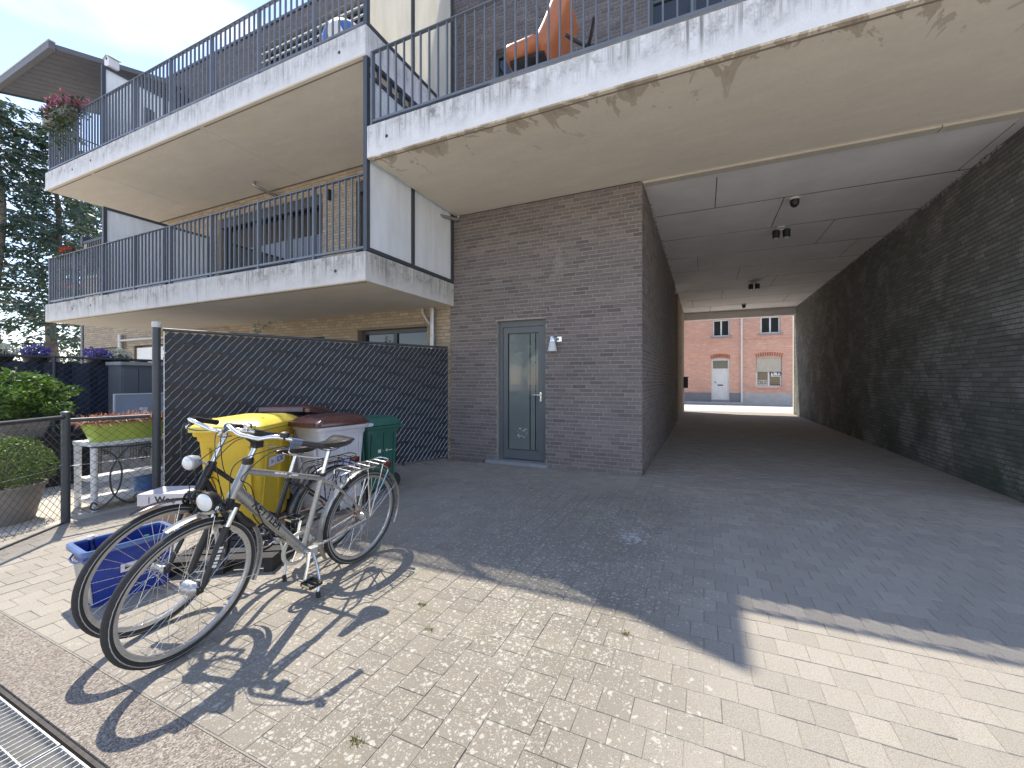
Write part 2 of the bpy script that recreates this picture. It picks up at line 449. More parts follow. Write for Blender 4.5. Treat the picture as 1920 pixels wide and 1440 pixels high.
m_white = plain('white paint', (.78,.78,.76), .45, 0, .05, 5)
m_pvc = plain('grey pvc', (.55,.54,.52), .5, 0, .1, 10)
m_panel = plain('fibre cement panel', (.80,.775,.755), .75, 0, .09, 1.3, .1, 60, .10)
m_trim = plain('cream batten', (.56,.515,.425), .8, 0, .08, 4, .1, 60)
m_bluestone = plain('bluestone', (.30,.31,.32), .6, 0, .12, 12, .2, 150)
m_glass = plain('dark window glass', (.016,.019,.019), .03, 0, .05, 2, **{'Specular IOR Level': .75})
m_glass_d = plain('satin door glass', (.17,.195,.185), .07, 0, .14, 1.6, **{'Specular IOR Level': .6})
m_clear = clear_glass('clear bottle glass', (.86,.90,.88))
m_frost = frosted('frosted glass', (.93,.96,.98), .28)
m_frost_u = frosted('milk glass', (.86,.84,.76), .62)
m_curtain = plain('pale curtain', (.42,.40,.36), .9, 0, .15, 9)

# ------------------------------------------------------------------ the setting: ground, paving, street
YF, YS, XC, XE, XT, XR = 5.87, 3.88, -4.08, -13.66, -0.83, 3.36     # facade, slab edge, balcony corner, far end, passage walls
YEND, ZC = 18.6, 4.28
tag(MB().box(-140, 140, -90, 160, -.5, -.035).build('ground', plain('earth', (.30,.27,.22), .95, 0, .2, .5)), kind='structure')
road = tag(MB().box(-60, 60, 19.4, 24.3, -.3, -.02).build('road', plain('pale concrete road', (.56,.54,.49), .9, 0, .15, 2, .3, 200)), kind='structure')
side = MB().box(-60, 60, 24.42, 26.0, -.3, .075)
side = tag(side.build('pavement', plain('street paving', (.45,.44,.41), .9, 0, .15, 3, .2, 80)), kind='structure')
kb = MB()
for i in range(60): kb.box(-30+i, -30+i+.985, 24.3, 24.42, -.3, .085)
tag(kb.build('kerb', m_bluestone), kind='structure')
yard = tag(MB().box(-5.78, 6.5, .935, 19.38, -.3, -.0030).build('paved_yard', m_joint), kind='structure')

CH = .0016
def paver_geo(mb, x0, x1, y0, y1, z=0.0):
    a = CH
    mb.add([(x0+a,y0+a,z),(x1-a,y0+a,z),(x1-a,y1-a,z),(x0+a,y1-a,z),(x0,y0,z-.0028),(x1,y0,z-.0028),(x1,y1,z-.0028),(x0,y1,z-.0028)],
           [(0,1,2,3),(4,5,1,0),(5,6,2,1),(6,7,3,2),(7,4,0,3)])
    mb.add([(x0,y0,z-.0028),(x1,y0,z-.0028),(x1,y1,z-.0028),(x0,y1,z-.0028),(x0,y0,z-.02),(x1,y0,z-.02),(x1,y1,z-.02),(x0,y1,z-.02)],
           [(4,5,1,0),(5,6,2,1),(6,7,3,2),(7,4,0,3)])
pieces = []; g = .0024
def lay(x0, x1, y0, y1, pw, pl, along_y, half):
    if along_y:                                      # continuous joints run in Y
        nx = max(1, round((x1-x0)/pw)); w = (x1-x0)/nx
        for i in range(nx):
            y = y0 - (pl/2 if i % 2 else 0)
            while y < y1:
                a, b = max(y, y0), min(y+pl, y1)
                if b-a > .03: pieces.append((x0+i*w+g/2, x0+(i+1)*w-g/2, a+g/2, b-g/2))
                y += pl
    else:
        ny = max(1, round((y1-y0)/pl)); h = (y1-y0)/ny
        for i in range(ny):
            x = x0 - (pw/2 if i % 2 else 0)
            while x < x1:
                a, b = max(x, x0), min(x+pw, x1)
                if b-a > .03: pieces.append((a+g/2, b-g/2, y0+i*h+g/2, y0+(i+1)*h-g/2))
                x += pw
lay(-5.77, -.83, .94, 5.86, .153, .135, True, True)          # parking bay
lay(-.83, -.63, .94, 5.86, .20, .16, True, False)            # edging row
lay(-.63, 6.5, .94, 5.93, .140, .140, False, True)           # driveway
lay(XT+.01, XR-.01, 5.93, 19.38, .20, .105, False, True)     # passage floor
def blocked(p):                                               # under the walls and bins nothing needs ranking
    return p[0] > XR and p[2] > 6.2
pieces = [p for p in pieces if not blocked(p)]
def score(p):
    c = ((p[0]+p[1])/2, (p[2]+p[3])/2, 0)
    if not seen(c, 20): return -1
    q = proj(c); return 1/(q[2]**3)*(p[1]-p[0])*(p[3]-p[2])
ranked = sorted(range(len(pieces)), key=lambda i: -score(pieces[i]))
top = set(i for i in ranked[:300] if score(pieces[i]) > 0)
cache = {}; rest = MB()
for i, p in enumerate(pieces):
    dz = random.uniform(-.0018, .0014)
    if i in top:
        w, d = p[1]-p[0], p[3]-p[2]; k = (round(w, 3), round(d, 3))
        if k not in cache:
            mb = MB(); paver_geo(mb, -w/2, w/2, -d/2, d/2)
            me = bpy.data.meshes.new('paver'); me.from_pydata([tuple(v) for v in mb.v], [], mb.f); me.materials.append(m_paver); cache[k] = me
        inst('paver', cache[k], yard, ((p[0]+p[1])/2, (p[2]+p[3])/2, dz), (random.gauss(0, .008), random.gauss(0, .008), random.gauss(0, .006)))
    else: paver_geo(rest, *p, dz)
tag(rest.build('paver_field', m_paver, yard), kind='stuff')

# strip of washed aggregate and the galvanised trench grate
def aggregate():
    m = NT('washed aggregate'); p = m.pos(); q = m.mapv(p, (1, 1, 1))
    v = m.voro(q, 150, 'F1', 'Color'); k = m.sep(v)[0]
    c = m.ramp(k, (0, (.15,.125,.10)), (.35, (.235,.20,.165)), (.7, (.32,.28,.235)), (1, (.44,.40,.34)))
    c = m.mix(m.ramp(m.noise(p, 3, 4), (.4, 0), (.7, .4)), c, (.19,.155,.13))
    d = m.voro(q, 150)
    return m.bsdf(c, .85, 0, m.bump(m.math('SUBTRACT', 1.0, d), .9, .008))
m_aggr = aggregate()
tag(MB().box(-30, -.9, .715, .932, -.3, -.002).build('aggregate_strip', m_aggr), kind='structure')
tag(MB().box(-.9, 30, .30, .932, -.3, -.002).build('asphalt_apron', plain('old asphalt', (.25,.235,.21), .92, 0, .15, 3, .5, 200)), kind='structure')
tag(MB().box(-140, 140, -60, .30, -.3, -.006).build('car_park', plain('pale court', (.45,.415,.36), .95, 0, .15, 1.2, .4, 120)), kind='structure')
dr = thing('drain_grate', 'galvanised steel trench grate in the bottom left corner beside the aggregate strip', 'drain', (-2.4, .5, 0))
MB().box(-6, -.9, .301, .714, -.16, -.12).build('channel_bed', m_black, dr)
MB().box(-6, -.9, .700, .7145, -.12, -.012).build('channel_wall', plain('dark channel edge', (.055,.048,.043), .8, 0, .3, 30), dr)
for sx in ((-5.5, -3.96), (-3.95, -2.287), (-2.275, -1.0)):
    gr = MB()
    for y in (.32, .685): gr.box(sx[0], sx[1], y-.003, y+.003, -.035, -.006)
    for x in (sx[0], sx[1]-.004): gr.box(x, x+.004, .3231, .6819, -.035, -.0055)
    for i in range(1, 4): gr.box(sx[0]+.004, sx[1]-.004, .32+i*.0912-.0022, .32+i*.0912+.0022, -.030, -.0065)
    gf = gr.build('grate_panel', m_galv, dr)
    n = int((sx[1]-sx[0])/.033)
    bar = bpy.data.meshes.new('grate_bar'); t_ = MB().box(-.0013, .0013, -.179, .179, -.030, 0)
    bar.from_pydata([tuple(v) for v in t_.v], [], t_.f); bar.materials.append(m_galv)
    for i in range(1, n): inst('grate_bar', bar, gf, (sx[0]+i*(sx[1]-sx[0])/n, .5025, -.0068))

# garden terrace behind the low fence
terr = tag(MB().box(-22, -5.785, -4, 5.84, -.3, -.004).build('terrace', plain('pale terrace slab', (.47,.435,.375), .9, 0, .1, 2, .25, 90)), kind='structure')

# ------------------------------------------------------------------ brick walls
def brick_wall(wall, org, ua, nrm, length, z0, z1, mat, blen=.216, bh=.0605, joint=.0105, holes=(), nobj=300, proud=.006, name='brick', rank=True, seed=1):
    """bricks stand proud of the mortar plane at org; wall = part that owns them; holes in (u0,u1,z0,z1)"""
    rg = random.Random(seed)
    org, ua, nrm = Vector(org), Vector(ua), Vector(nrm)
    ncr = max(1, round((z1-z0)/bh)); h = (z1-z0)/ncr
    items = []
    for r in range(ncr):
        za, zb = z0+r*h+joint/2, z0+(r+1)*h-joint/2
        u = -rg.choice((0, .25, .5, .75))*blen if False else -(.5 if r % 2 else 0)*blen - (.25*blen if r % 4 > 1 else 0)
        while u < length:
            a, b = max(u+joint/2, 0), min(u+blen-joint/2, length)
            u += blen
            segs = [(a, b)]
            for hu0, hu1, hz0, hz1 in holes:
                if zb > hz0+.012 and za < hz1-.012:
                    ns = []
                    for s0, s1 in segs:
                        if s1 <= hu0 or s0 >= hu1: ns.append((s0, s1))
                        else:
                            if s0 < hu0: ns.append((s0, hu0))
                            if s1 > hu1: ns.append((hu1, s1))
                    segs = ns
            for s0, s1 in segs:
                if s1-s0 > .025: items.append((s0, s1, za, zb))
    def sc(it):
        c = org + ua*((it[0]+it[1])/2); c.z = (it[2]+it[3])/2
        if not seen(c, 10): return -1
        d = c - CAM; L_ = d.length
        return (it[1]-it[0])*abs(d.dot(nrm))/L_**3
    top = set()
    if rank and nobj:
        full = [i for i, it in enumerate(items) if abs((it[1]-it[0])-(blen-joint)) < 1e-3]
        top = set(sorted(full, key=lambda i: -sc(items[i]))[:nobj])
        top = set(i for i in top if sc(items[i]) > 0)
    def geo(mb, c, hu, hz, d):
        a = ua*hu; k = Vector((0,0,hz)); n = nrm*d; e = .0016
        a2 = ua*(hu-e); k2 = Vector((0,0,hz-e))
        mb.add([c-a-k, c+a-k, c+a+k, c-a+k, c-a2-k2+n, c+a2-k2+n, c+a2+k2+n, c-a2+k2+n],
               [(4,5,6,7),(0,1,5,4),(1,2,6,5),(2,3,7,6),(3,0,4,7)])
    mb = MB(); me = None
    for i, it in enumerate(items):
        c = org + ua*((it[0]+it[1])/2); c.z = (it[2]+it[3])/2
        jit = rg.uniform(-.0022, .0022)
        if i in top:
            if me is None:
                t = MB(); geo(t, Vector((0,0,0)), (it[1]-it[0])/2, (it[3]-it[2])/2, proud)
                me = bpy.data.meshes.new(name); me.from_pydata([tuple(v) for v in t.v], [], t.f); me.materials.append(mat)
            inst(name, me, wall, c + nrm*jit)
        else:
            geo(mb, c, (it[1]-it[0])/2, (it[3]-it[2])/2, proud+jit)
    if mb.v: tag(mb.build(name + '_courses', mat, wall), kind='stuff')
def holed_slab(mb, x0, x1, y0, y1, z0, z1, holes):
    """wall box in XZ with rectangular holes (x0,x1,z0,z1)"""
    xs = sorted(set([x0, x1] + [h[0] for h in holes] + [h[1] for h in holes]))
    zs = sorted(set([z0, z1] + [h[2] for h in holes] + [h[3] for h in holes]))
    for i in range(len(xs)-1):
        j = 0
        while j < len(zs)-1:
            def solid(k): 
                cx, cz = (xs[i]+xs[i+1])/2, (zs[k]+zs[k+1])/2
                return not any(h[0] < cx < h[1] and h[2] < cz < h[3] for h in holes)
            if solid(j):
                k = j
                while k+1 < len(zs)-1 and solid(k+1): k += 1
                mb.box(xs[i], xs[i+1], y0, y1, zs[j], zs[k+1]); j = k+1
            else: j += 1
    return mb

# --- the grey wing over the passage
wing = thing('apartment_building', 'grey brick apartment wing bridging the vehicle passage with a glazed entrance door', 'building', (-1, YF, 0))
door_h = (-3.225, -2.335, 0.0, 2.385)
win_up = [(-3.34, -2.40, 4.72, 7.02), (-.76, .48, 4.72, 7.6)]
w = holed_slab(MB(), XC-.075, XT, YF, YF+.30, 0, ZC-.003, [door_h]).build('wall', m_mortar, wing)
X0 = XC-.075
brick_wall(w, (X0, YF, 0), (1,0,0), (0,-1,0), XT-X0+.0, 0, ZC-.004, m_brick, holes=[(door_h[0]-X0, door_h[1]-X0, 0, door_h[3])], seed=3)
# passage left wall: dark brick, then a black recess and a paler end piece
w = MB().box(XT-.30, XT, YF+.301, 12.9, 0, ZC-.003).build('wall', m_mortar, wing)
brick_wall(w, (XT, YF+.004, 0), (0,1,0), (1,0,0), 12.9-YF-.004, 0, ZC-.004, m_brick, nobj=200, seed=4)
MB().box(XT-1.2, XT-.9, 12.9, 13.95, 0, ZC-.003).build('recess_wall', m_black, wing)
dd = MB().box(XT-.62, XT-.58, 12.92, 13.93, .02, 3.2).build('recess_door', m_blackpaint, wing)
w = MB().box(XT-.30, XT+.02, 13.95, YEND, 0, ZC-.003).build('wall', m_mortar_b, wing)
brick_wall(w, (XT+.02, 13.95, 0), (0,1,0), (1,0,0), YEND-13.95, 0, ZC-.004, m_brick_b, nobj=0, seed=5)
# upper storey above the slab
w = holed_slab(MB(), XC-.075, 5.5, YF+.05, YF+.33, 4.721, 8.9, win_up).build('wall', m_mortar_up, wing)
brick_wall(w, (X0, YF+.05, 0), (1,0,0), (0,-1,0), 5.5-X0, 4.722, 8.9, m_brick_up, holes=[(a-X0, b-X0, c, d) for a, b, c, d in win_up], nobj=150, seed=6)
MB().box(X0-.05, 5.6, YF+.34, YEND, 4.9, 8.6).build('storey', m_mortar_up, wing)
MB().box(X0-.08, 5.65, YF-.02, YEND+.02, 8.9, 9.0).build('roof', m_zinc, wing)
def window(parent, x0, x1, z0, z1, y, cols=1, fr=.06, mat=None, glass=None, depth=.07, rows=(), curtain=False, name='window'):
    mat = mat or m_frame; glass = glass or m_glass
    f = MB()
    f.box(x0, x1, y, y+depth, z1-fr, z1); f.box(x0, x1, y, y+depth, z0, z0+fr)
    f.box(x0, x0+fr, y, y+depth, z0+fr, z1-fr); f.box(x1-fr, x1, y, y+depth, z0+fr, z1-fr)
    wdt = (x1-x0-2*fr)/cols
    for i in range(1, cols):
        f.box(x0+fr+i*wdt-fr*.55, x0+fr+i*wdt+fr*.55, y, y+depth, z0+fr, z1-fr)
    for zr in rows:
        for i in range(cols): f.box(x0+fr+i*wdt+(fr*.55 if i else 0), x0+fr+(i+1)*wdt-(fr*.55 if i < cols-1 else 0), y+.004, y+depth, zr-.02, zr+.02)
    o = f.build(name, mat, parent)
    for i in range(cols):
        a, b = x0+fr+i*wdt, x0+fr+(i+1)*wdt
        MB().box(a+.001, b-.001, y+depth*.45, y+depth*.45+.012, z0+fr+.001, z1-fr-.001).build('pane', glass, o)
        if curtain: 
            cu = MB(); n = 14
            pts = [(a+.03+(b-a-.06)*k/n, y+depth+.10+(.02 if k % 2 else 0)) for k in range(n+1)]
            for k in range(n):
                cu.add([(pts[k][0],pts[k][1],z0+.05),(pts[k+1][0],pts[k+1][1],z0+.05),(pts[k+1][0],pts[k+1][1],z1-.05),(pts[k][0],pts[k][1],z1-.05)], [(0,1,2,3)])
            cu.build('curtain', m_curtain, o)
    return o
def interior(parent, x0, x1, z0, z1, y):
    return MB().box(x0, x1, y, y+.05, z0, z1).build('room_back', m_black, parent)
for (a, b, c, d) in win_up:
    window(wing, a+.003, b-.003, c+.003, d-.003, YF+.14, 1 if a < -2 else 2, .07, rows=(5.7, 6.6, 6.95, 7.3) if a > -2 else ())
# entrance door
dr_ = MB(); x0, x1, zt = door_h[0], door_h[1], door_h[3]; yd = YF+.075
dr_.box(x0, x0+.075, yd, yd+.09, .062, zt); dr_.box(x1-.075, x1, yd, yd+.09, .062, zt); dr_.box(x0+.075, x1-.075, yd, yd+.09, zt-.10, zt); 
fr_ = dr_.build('door_frame', m_frame2, wing)
lf = MB(); a, b = x0+.079, x1-.079; z0_, z1_ = .075, zt-.104; yl = yd+.018
lf.box(a, a+.085, yl, yl+.06, z0_, z1_); lf.box(b-.085, b, yl, yl+.06, z0_, z1_); lf.box(a+.085, b-.085, yl, yl+.06, z0_, z0_+.15); lf.box(a+.085, b-.085, yl, yl+.06, z1_-.10, z1_)
leaf = lf.build('door', m_frame2, wing)
ga, gb, gz0, gz1 = a+.092, b-.092, z0_+.157, z1_-.107
MB().box(ga, gb, yl+.03, yl+.042, gz0, gz1).build('pane', m_glass_d, leaf)
for sx in (gb-.155, gb-.055):
    MB().box(sx-.008, sx+.008, yl+.026, yl+.0296, gz0+.01, gz1-.01).build('clear_stripe', m_glass, leaf)
gk = MB(); a, b = x0+.075, x1-.075
for (p0, p1, q0, q1) in ((ga-.007, ga, gz0-.007, gz1+.007), (gb, gb+.007, gz0-.007, gz1+.007), (ga, gb, gz0-.007, gz0), (ga, gb, gz1, gz1+.007)): gk.box(p0, p1, yl+.012, yl+.05, q0, q1)
gk.build('gasket', m_black, leaf)
hd = MB(); hx = x1-.12
hd.obox((hx, yl-.006, 1.12), (.015,0,0), (0,.006,0), (0,0,.075)); hd.tube([(hx, yl-.012, 1.15), (hx, yl-.05, 1.15), (hx-.02, yl-.055, 1.15), (hx-.13, yl-.055, 1.15)], .009, 8)
hd.build('handle', m_chrome, leaf, True)
MB().box(x0-.16, x1+.06, YF-.10, YF+.16, .004, .058).build('door_sill', m_bluestone, wing)
# etched sprig on the glass
sp = MB(); rg = random.Random(5)
for k in range(26):
    cx, cz = (ga+gb)/2-.02+rg.uniform(-.09, .09), .50+rg.uniform(-.08, .09); an = rg.uniform(0, 3.14); l = rg.uniform(.008, .024)
    dx, dz = math.cos(an)*l, math.sin(an)*l
    sp.add([(cx-dx, yl+.0288, cz-dz), (cx+dz*.35, yl+.0288, cz-dx*.35), (cx+dx, yl+.0288, cz+dz), (cx-dz*.35, yl+.0288, cz+dx*.35)], [(0,1,2,3)])
sp.build('etched_sprig', plain('etched glass', (.55,.58,.56), .6), leaf)
# weep vents above the door
for vx in (-2.93, -2.29): MB().box(vx-.006, vx+.006, YF-.009, YF-.0065, 2.50, 2.556).build('weep_vent', m_black, wing)

# passage ceiling: panels with black-filled joints, cream batten at the front edge
ceil_ = MB().box(XT+.001, XR-.001, YF+.302, YEND, ZC+.03, ZC+.30).build('ceiling', m_black, wing)
MB().box(XT-.02, 5.4, YF-.002, YF+.30, ZC+.004, ZC+.44).build('lintel', m_soff_r, wing)
rows = [6.02, 7.26, 8.60, 9.98, 11.27, 12.62, 13.93, 15.4, 16.85, 18.28]
cuts = [.17, 1.17, 2.17, -.14, .86, 1.87, .56, 2.65, .23]
for r in range(9):
    xs = sorted(set([XT+.012] + [c for c in [cuts[r]-3.05, cuts[r], cuts[r]+3.05] if XT+.2 < c < XR-.1] + [XR-.012]))
    for i in range(len(xs)-1):
        MB().box(xs[i]+(.007 if i else 0), xs[i+1]-(.007 if i < len(xs)-2 else 0), rows[r]+.015, rows[r+1]-.015, ZC-.0, ZC+.005).build('ceiling_panel', m_panel, ceil_)
for r in range(1, 10): MB().box(XT+.012, XR-.012, rows[r]-.0148, rows[r]+.0148, ZC+.0015, ZC+.029).build('joint_shade_strip', m_black, ceil_)  # black strips give the seams the darkness of a shadow gap
for a, b in ((XT+.01, 2.48), (2.49, 5.2)): MB().box(a, b, YF+.02, 6.015, ZC-.022, ZC+.003).build('edge_batten', m_trim, ceil_)

MB().box(XT-.28, XR-.002, 18.29, YEND-.002, 3.97, ZC+.03).build('end_lintel', m_panel, wing)
# --- neighbour's wall on the right of the passage
nw = thing('brick_wall', "neighbour's long dark brick wall with green algae lining the right side of the passage", 'wall', (XR, 6.0, 0))
w = MB().box(XR, XR+.3, 5.98, YEND+.1, 0, ZC+.02).build('wall', m_mortar_t, nw)
brick_wall(w, (XR, 5.98, 0), (0,1,0), (-1,0,0), YEND+.1-5.98, 0, ZC+.02, m_brick_t, blen=.20, bh=.062, seed=8)
MB().box(XR, XR+.3, 5.98, YEND+.1, ZC+.02, 8.9).build('upper_wall', m_mortar_up, nw)
MB().box(XR-.02, XR+.35, YEND+.105, YEND+.30, 0, 5.0).build('end_pier', m_trim, nw)

# --- the tan block with its balconies
blk = thing('apartment_building', 'tan brick apartment block with two stacked concrete balconies and a frosted end screen', 'building', (-10, YF, 0))
XW = -17.9
gw = [(-6.38, -4.67, .25, 2.38), (-8.35, -7.3, .25, 2.30), (-14.9, -12.9, 0.05, 2.36), (-17.3, -15.85, .9, 2.36)]
fw_ = [(-10.95, -7.36, 3.12, 5.30), (-6.42, -4.75, 3.12, 5.36)]
w = holed_slab(MB(), XW, XC-.077, YF+.002, YF+.32, 0, 5.64, gw + fw_).build('wall', m_mortar_b, blk)
L0 = XC-.077-XW
brick_wall(w, (XW, YF+.002, 0), (1,0,0), (0,-1,0), L0, 0, 5.63, m_brick_b, holes=[(a-XW, b-XW, c, d) for a, b, c, d in gw+fw_], seed=9)
tw = [(-9.4, -4.45, 6.2, 9.02)]
w = holed_slab(MB(), -15.6, XC-.077, YF+.01, YF+.32, 5.645, 9.40, tw).build('wall', m_mortar_up, blk)
brick_wall(w, (-15.6, YF+.01, 0), (1,0,0), (0,-1,0), XC-.077+15.6, 5.65, 9.40, m_brick_up, holes=[(a+15.6, b+15.6, c, d) for a, b, c, d in tw], nobj=100, seed=10)
MB().box(XW+.02, XC-.4, YF+.6, 15.5, 0, 5.6).build('storey', m_mortar_b, blk)
MB().box(-15.55, XC-.4, YF+.6, 15.5, 5.6, 9.3).build('storey', m_mortar_up, blk)
MB().box(-15.65, XC-.08, YF-.03, 15.5, 9.40, 9.455).build('roof', m_steel_d, blk)
MB().box(XW-.02, -15.66, YF-.02, 15.5, 5.645, 5.72).build('roof', m_steel_d, blk)
MB().box(XW-.14, XW-.002, YF-.03, YF+.2, 0, 5.9).build('corner_post', m_steel_d, blk)
for a, b, c, d in gw:
    window(blk, a+.003, b-.003, c+.003, d-.003, YF+.12, 2, .075, curtain=(a > -9))
for a, b, c, d in fw_:
    window(blk, a+.003, b-.003, c+.003, d-.003, YF+.12, 3 if b-a > 2 else 2, .08, curtain=True)
    MB().box(a+.01, b-.01, YF+.03, YF+.11, d-.20, d-.004).build('shutter_box', m_steel_d, blk)
sw = window(blk, tw[0][0]+.003, tw[0][1]-.003, tw[0][2]+.003, tw[0][3]-.003, YF+.16, 4, .08)
for k in range(5):
    MB().obox(((tw[0][0]+tw[0][1])/2, YF+.06, 8.90-k*.19), ((tw[0][1]-tw[0][0])/2-.02, 0, 0), (0, .035, .022), (0, -.005, .008)).build('sun_slat', m_white, sw)
rl = MB().box(-14.85, -12.95, YF+.04, YF+.075, 1.95, 2.30).build('roller_shutter', m_white, blk)
# end balcony guard on the far bay
eb = MB().box(XW+.35, XW+1.75, YF-.06, YF-.02, 4.62, 4.66); 
for i in range(13): eb.box(XW+.36+i*.115, XW+.385+i*.115, YF-.055, YF-.03, 4.66, 5.62)
eb.build('window_guard', m_steel_d, blk)
MB().box(XW+.30, XW+1.8, YF-.07, YF-.0065, 4.50, 4.58).build('sill', m_conc_l, blk)

bal_me = {}
def railing(bal, x0, x1, y, z, h=1.04, sp=.122, posts=1.28, ret_l=False, foot=.05):
    """front guard: flat top rail, bottom rail, posts and balusters, each its own piece"""
    MB().box(x0, x1, y-.024, y+.024, z+h-.012, z+h).build('top_rail', m_steel, bal)
    MB().box(x0, x1, y-.02, y+.02, z+foot, z+foot+.03).build('bottom_rail', m_steel, bal)
    if ret_l:
        MB().box(x0-.001, x0+.047, y+.0245, YF-.01, z+h-.012, z+h).build('top_rail', m_steel, bal)
        MB().box(x0, x0+.04, y+.0245, YF-.01, z+foot, z+foot+.03).build('bottom_rail', m_steel, bal)
    def me(kind, w, d, a, b):
        k = (kind, w, d, round(b-a, 3))
        if k not in bal_me:
            t = MB().box(-w/2, w/2, -d/2, d/2, 0, b-a); q = bpy.data.meshes.new(kind); q.from_pydata([tuple(v) for v in t.v], [], t.f); q.materials.append(m_steel); bal_me[k] = q
        return bal_me[k]
    mb_ = me('baluster', .016, .026, z+foot+.03, z+h-.012); mp_ = me('post', .03, .052, z, z+h-.012)
    n = round((x1-x0)/sp); every = max(2, round(posts/sp))
    for i in range(n+1):
        x = x0+.016+(x1-x0-.032)*i/n
        if i % every == 0 or i == n: inst('post', mp_, bal, (x, y+.001, z))
        else: inst('baluster', mb_, bal, (x, y, z+foot+.03))
    if ret_l:
        for i in range(1, 15): inst('baluster', mb_, bal, (x0+.02, y+i*.13, z+foot+.03), (0, 0, R(90)))
def balcony(parent, x0, x1, z0, z1, mface, seams, holes, name='balcony'):
    b = part_empty(name, parent, ((x0+x1)/2, YS, z0))
    xs = [x0] + seams + [x1]
    for i in range(len(xs)-1):
        a, c = xs[i]+(.004 if i else 0), xs[i+1]-(.004 if i < len(xs)-2 else 0)
        s = MB(); s.cm = 0
        e = .012
        prof = [(YS+e, z0), (YS, z0+e), (YS, z1-e), (YS+e, z1), (YF-.012, z1), (YF-.012, z0)]
        s.prism([(p[0], p[1]) for p in prof], (0,1,0), (0,0,1), (c-a, 0, 0), (a, 0, 0))
        # soffit gets its own smooth finish
        s.m = [1 if abs(sum((s.v[i_].z for i_ in f))/len(f) - z0) < .008 else 0 for f in s.f]
        o = s.build('slab', [mface, m_soff_r if z0 > 4 and z0 < 5 else m_soff], b)
        gmb = MB(); gmb.box(a+.05, c-.05, YS+.055, YS+.075, z0-.003, z0-.0005); gmb.build('drip_groove', m_mortar_b, b)
    for hx, hz in holes:
        MB().lathe([(.022, 0), (.022, .004)], (hx, YS-.0045, hz), 'Y', 12).build('tie_hole', m_black, b)
    return b
b1 = balcony(blk, XE, XC, 5.66, 6.06, m_conc_u, [-11.65, -7.82], [(-12.35, 5.86), (-11.55, 5.88), (-4.55, 5.83)])
railing(b1, XE+.08, XC-.03, YS+.05, 6.06, ret_l=True)
b2 = balcony(blk, XE, XC, 2.70, 3.09, m_conc_l, [-11.65, -7.82], [(-12.35, 2.9), (-11.55, 2.92), (-4.62, 2.88)])
railing(b2, XE+.08, XC-.03, YS+.05, 3.09, ret_l=True)
b3 = balcony(wing, XC+.03, 5.4, 4.284, 4.716, m_conc_r, [], [(-3.72, 4.50)])
railing(b3, XC+.06, 5.38, YS+.05, 4.716, .98, .131, 20)

# frosted screens standing on the balcony edges
def screen(parent, x, z0, z1, panes, glass, name='screen', vent=False, fr=.055, yfront=YS+.03):
    s = part_empty(name, parent, (x, YS, z0))
    ys = panes
    f = MB()
    f.box(x-.03, x+.03, ys[0]-fr/2, ys[-1]+fr/2, z0, z0+.05); f.box(x-.03, x+.03, ys[0]-fr/2, ys[-1]+fr/2, z1-.05, z1)
    for y in ys: f.box(x-.031, x+.031, y-fr/2, y+fr/2, z0+.05, z1-.05)
    if vent:
        f.box(x-.028, x+.028, ys[0]+fr/2, ys[-1]-fr/2, z1-.24, z1-.19)
        for k in range(1, 9): f.box(x-.02, x+.02, ys[0]+k*(ys[-1]-ys[0])/9-.02, ys[0]+k*(ys[-1]-ys[0])/9+.02, z1-.19, z1-.05)
    f.build('screen_frame', m_steel_d, s)
    for i in range(len(ys)-1):
        MB().box(x-.006, x+.006, ys[i]+fr/2+.001, ys[i+1]-fr/2-.001, z0+.051, (z1-.241) if vent else z1-.051).build('pane', glass, s)
    return s
screen(blk, XC-.02, 3.10, 5.655, [YS+.04, 4.80, YF-.06], m_frost, vent=True)
screen(blk, XC-.02, 6.065, 8.17, [YS+.04, 4.80, YF-.06], m_frost_u)
screen(blk, -11.25, 3.10, 4.92, [YS+.10, 4.98, YF-.06], m_frost)
screen(blk, -11.30, 6.065, 7.82, [YS+.10, 4.98, YF-.06], m_frost)
# drain pipes
def pipe(parent, pts, r, mat, name='drain_pipe', coll=()):
    m = MB(); m.tube(pts, r, 12)
    for c in coll: m.lathe([(r+.006, -.02), (r+.009, -.012), (r+.009, .012), (r+.006, .02)], c, 'Z', 14)
    return m.build(name, mat, parent, True)
pipe(blk, [(-4.50, YF-.07, .0), (-4.50, YF-.07, 2.695)], .045, m_zinc, coll=[(-4.50, YF-.07, 2.18), (-4.50, YF-.07, .9)])
pipe(blk, spline([(-4.72, YF-.06, 2.695), (-4.72, YF-.06, 2.62), (-4.62, YF-.065, 2.47), (-4.54, YF-.07, 2.40)], 5), .022, m_pvc, 'overflow_pipe')
pipe(blk, [(-15.4, YF-.09, 0), (-15.4, YF-.09, 2.69)], .06, m_zinc, coll=[(-15.4, YF-.09, 1.9)])
pipe(blk, [(-15.2, YF-.2, 2.50), (-12.2, YF-.2, 2.50)], .03, m_pvc, 'awning_bar')
pipe(wing, spline([(XC-.05, YF-.40, 4.18), (XC+.02, YF-.22, 4.19), (XC+.10, YF-.04, 4.21), (XC+.11, YF-.03, 4.275)], 5), .028, m_zinc, 'overflow_pipe')
pipe(wing, spline([(-3.98, YF-.12, 5.70), (-3.86, YF-.14, 5.86), (-3.66, YF-.13, 5.98), (-3.58, YF-.05, 5.98), (-3.55, YF+.05, 5.96)], 5), .055, m_pvc, 'waste_pipe')
pipe(blk, spline([(-8.9, YF-.42, 5.655), (-8.9, YF-.42, 5.58), (-8.85, YF-.3, 5.54), (-8.8, YF-.02, 5.5)], 5), .035, m_zinc, 'overflow_pipe')

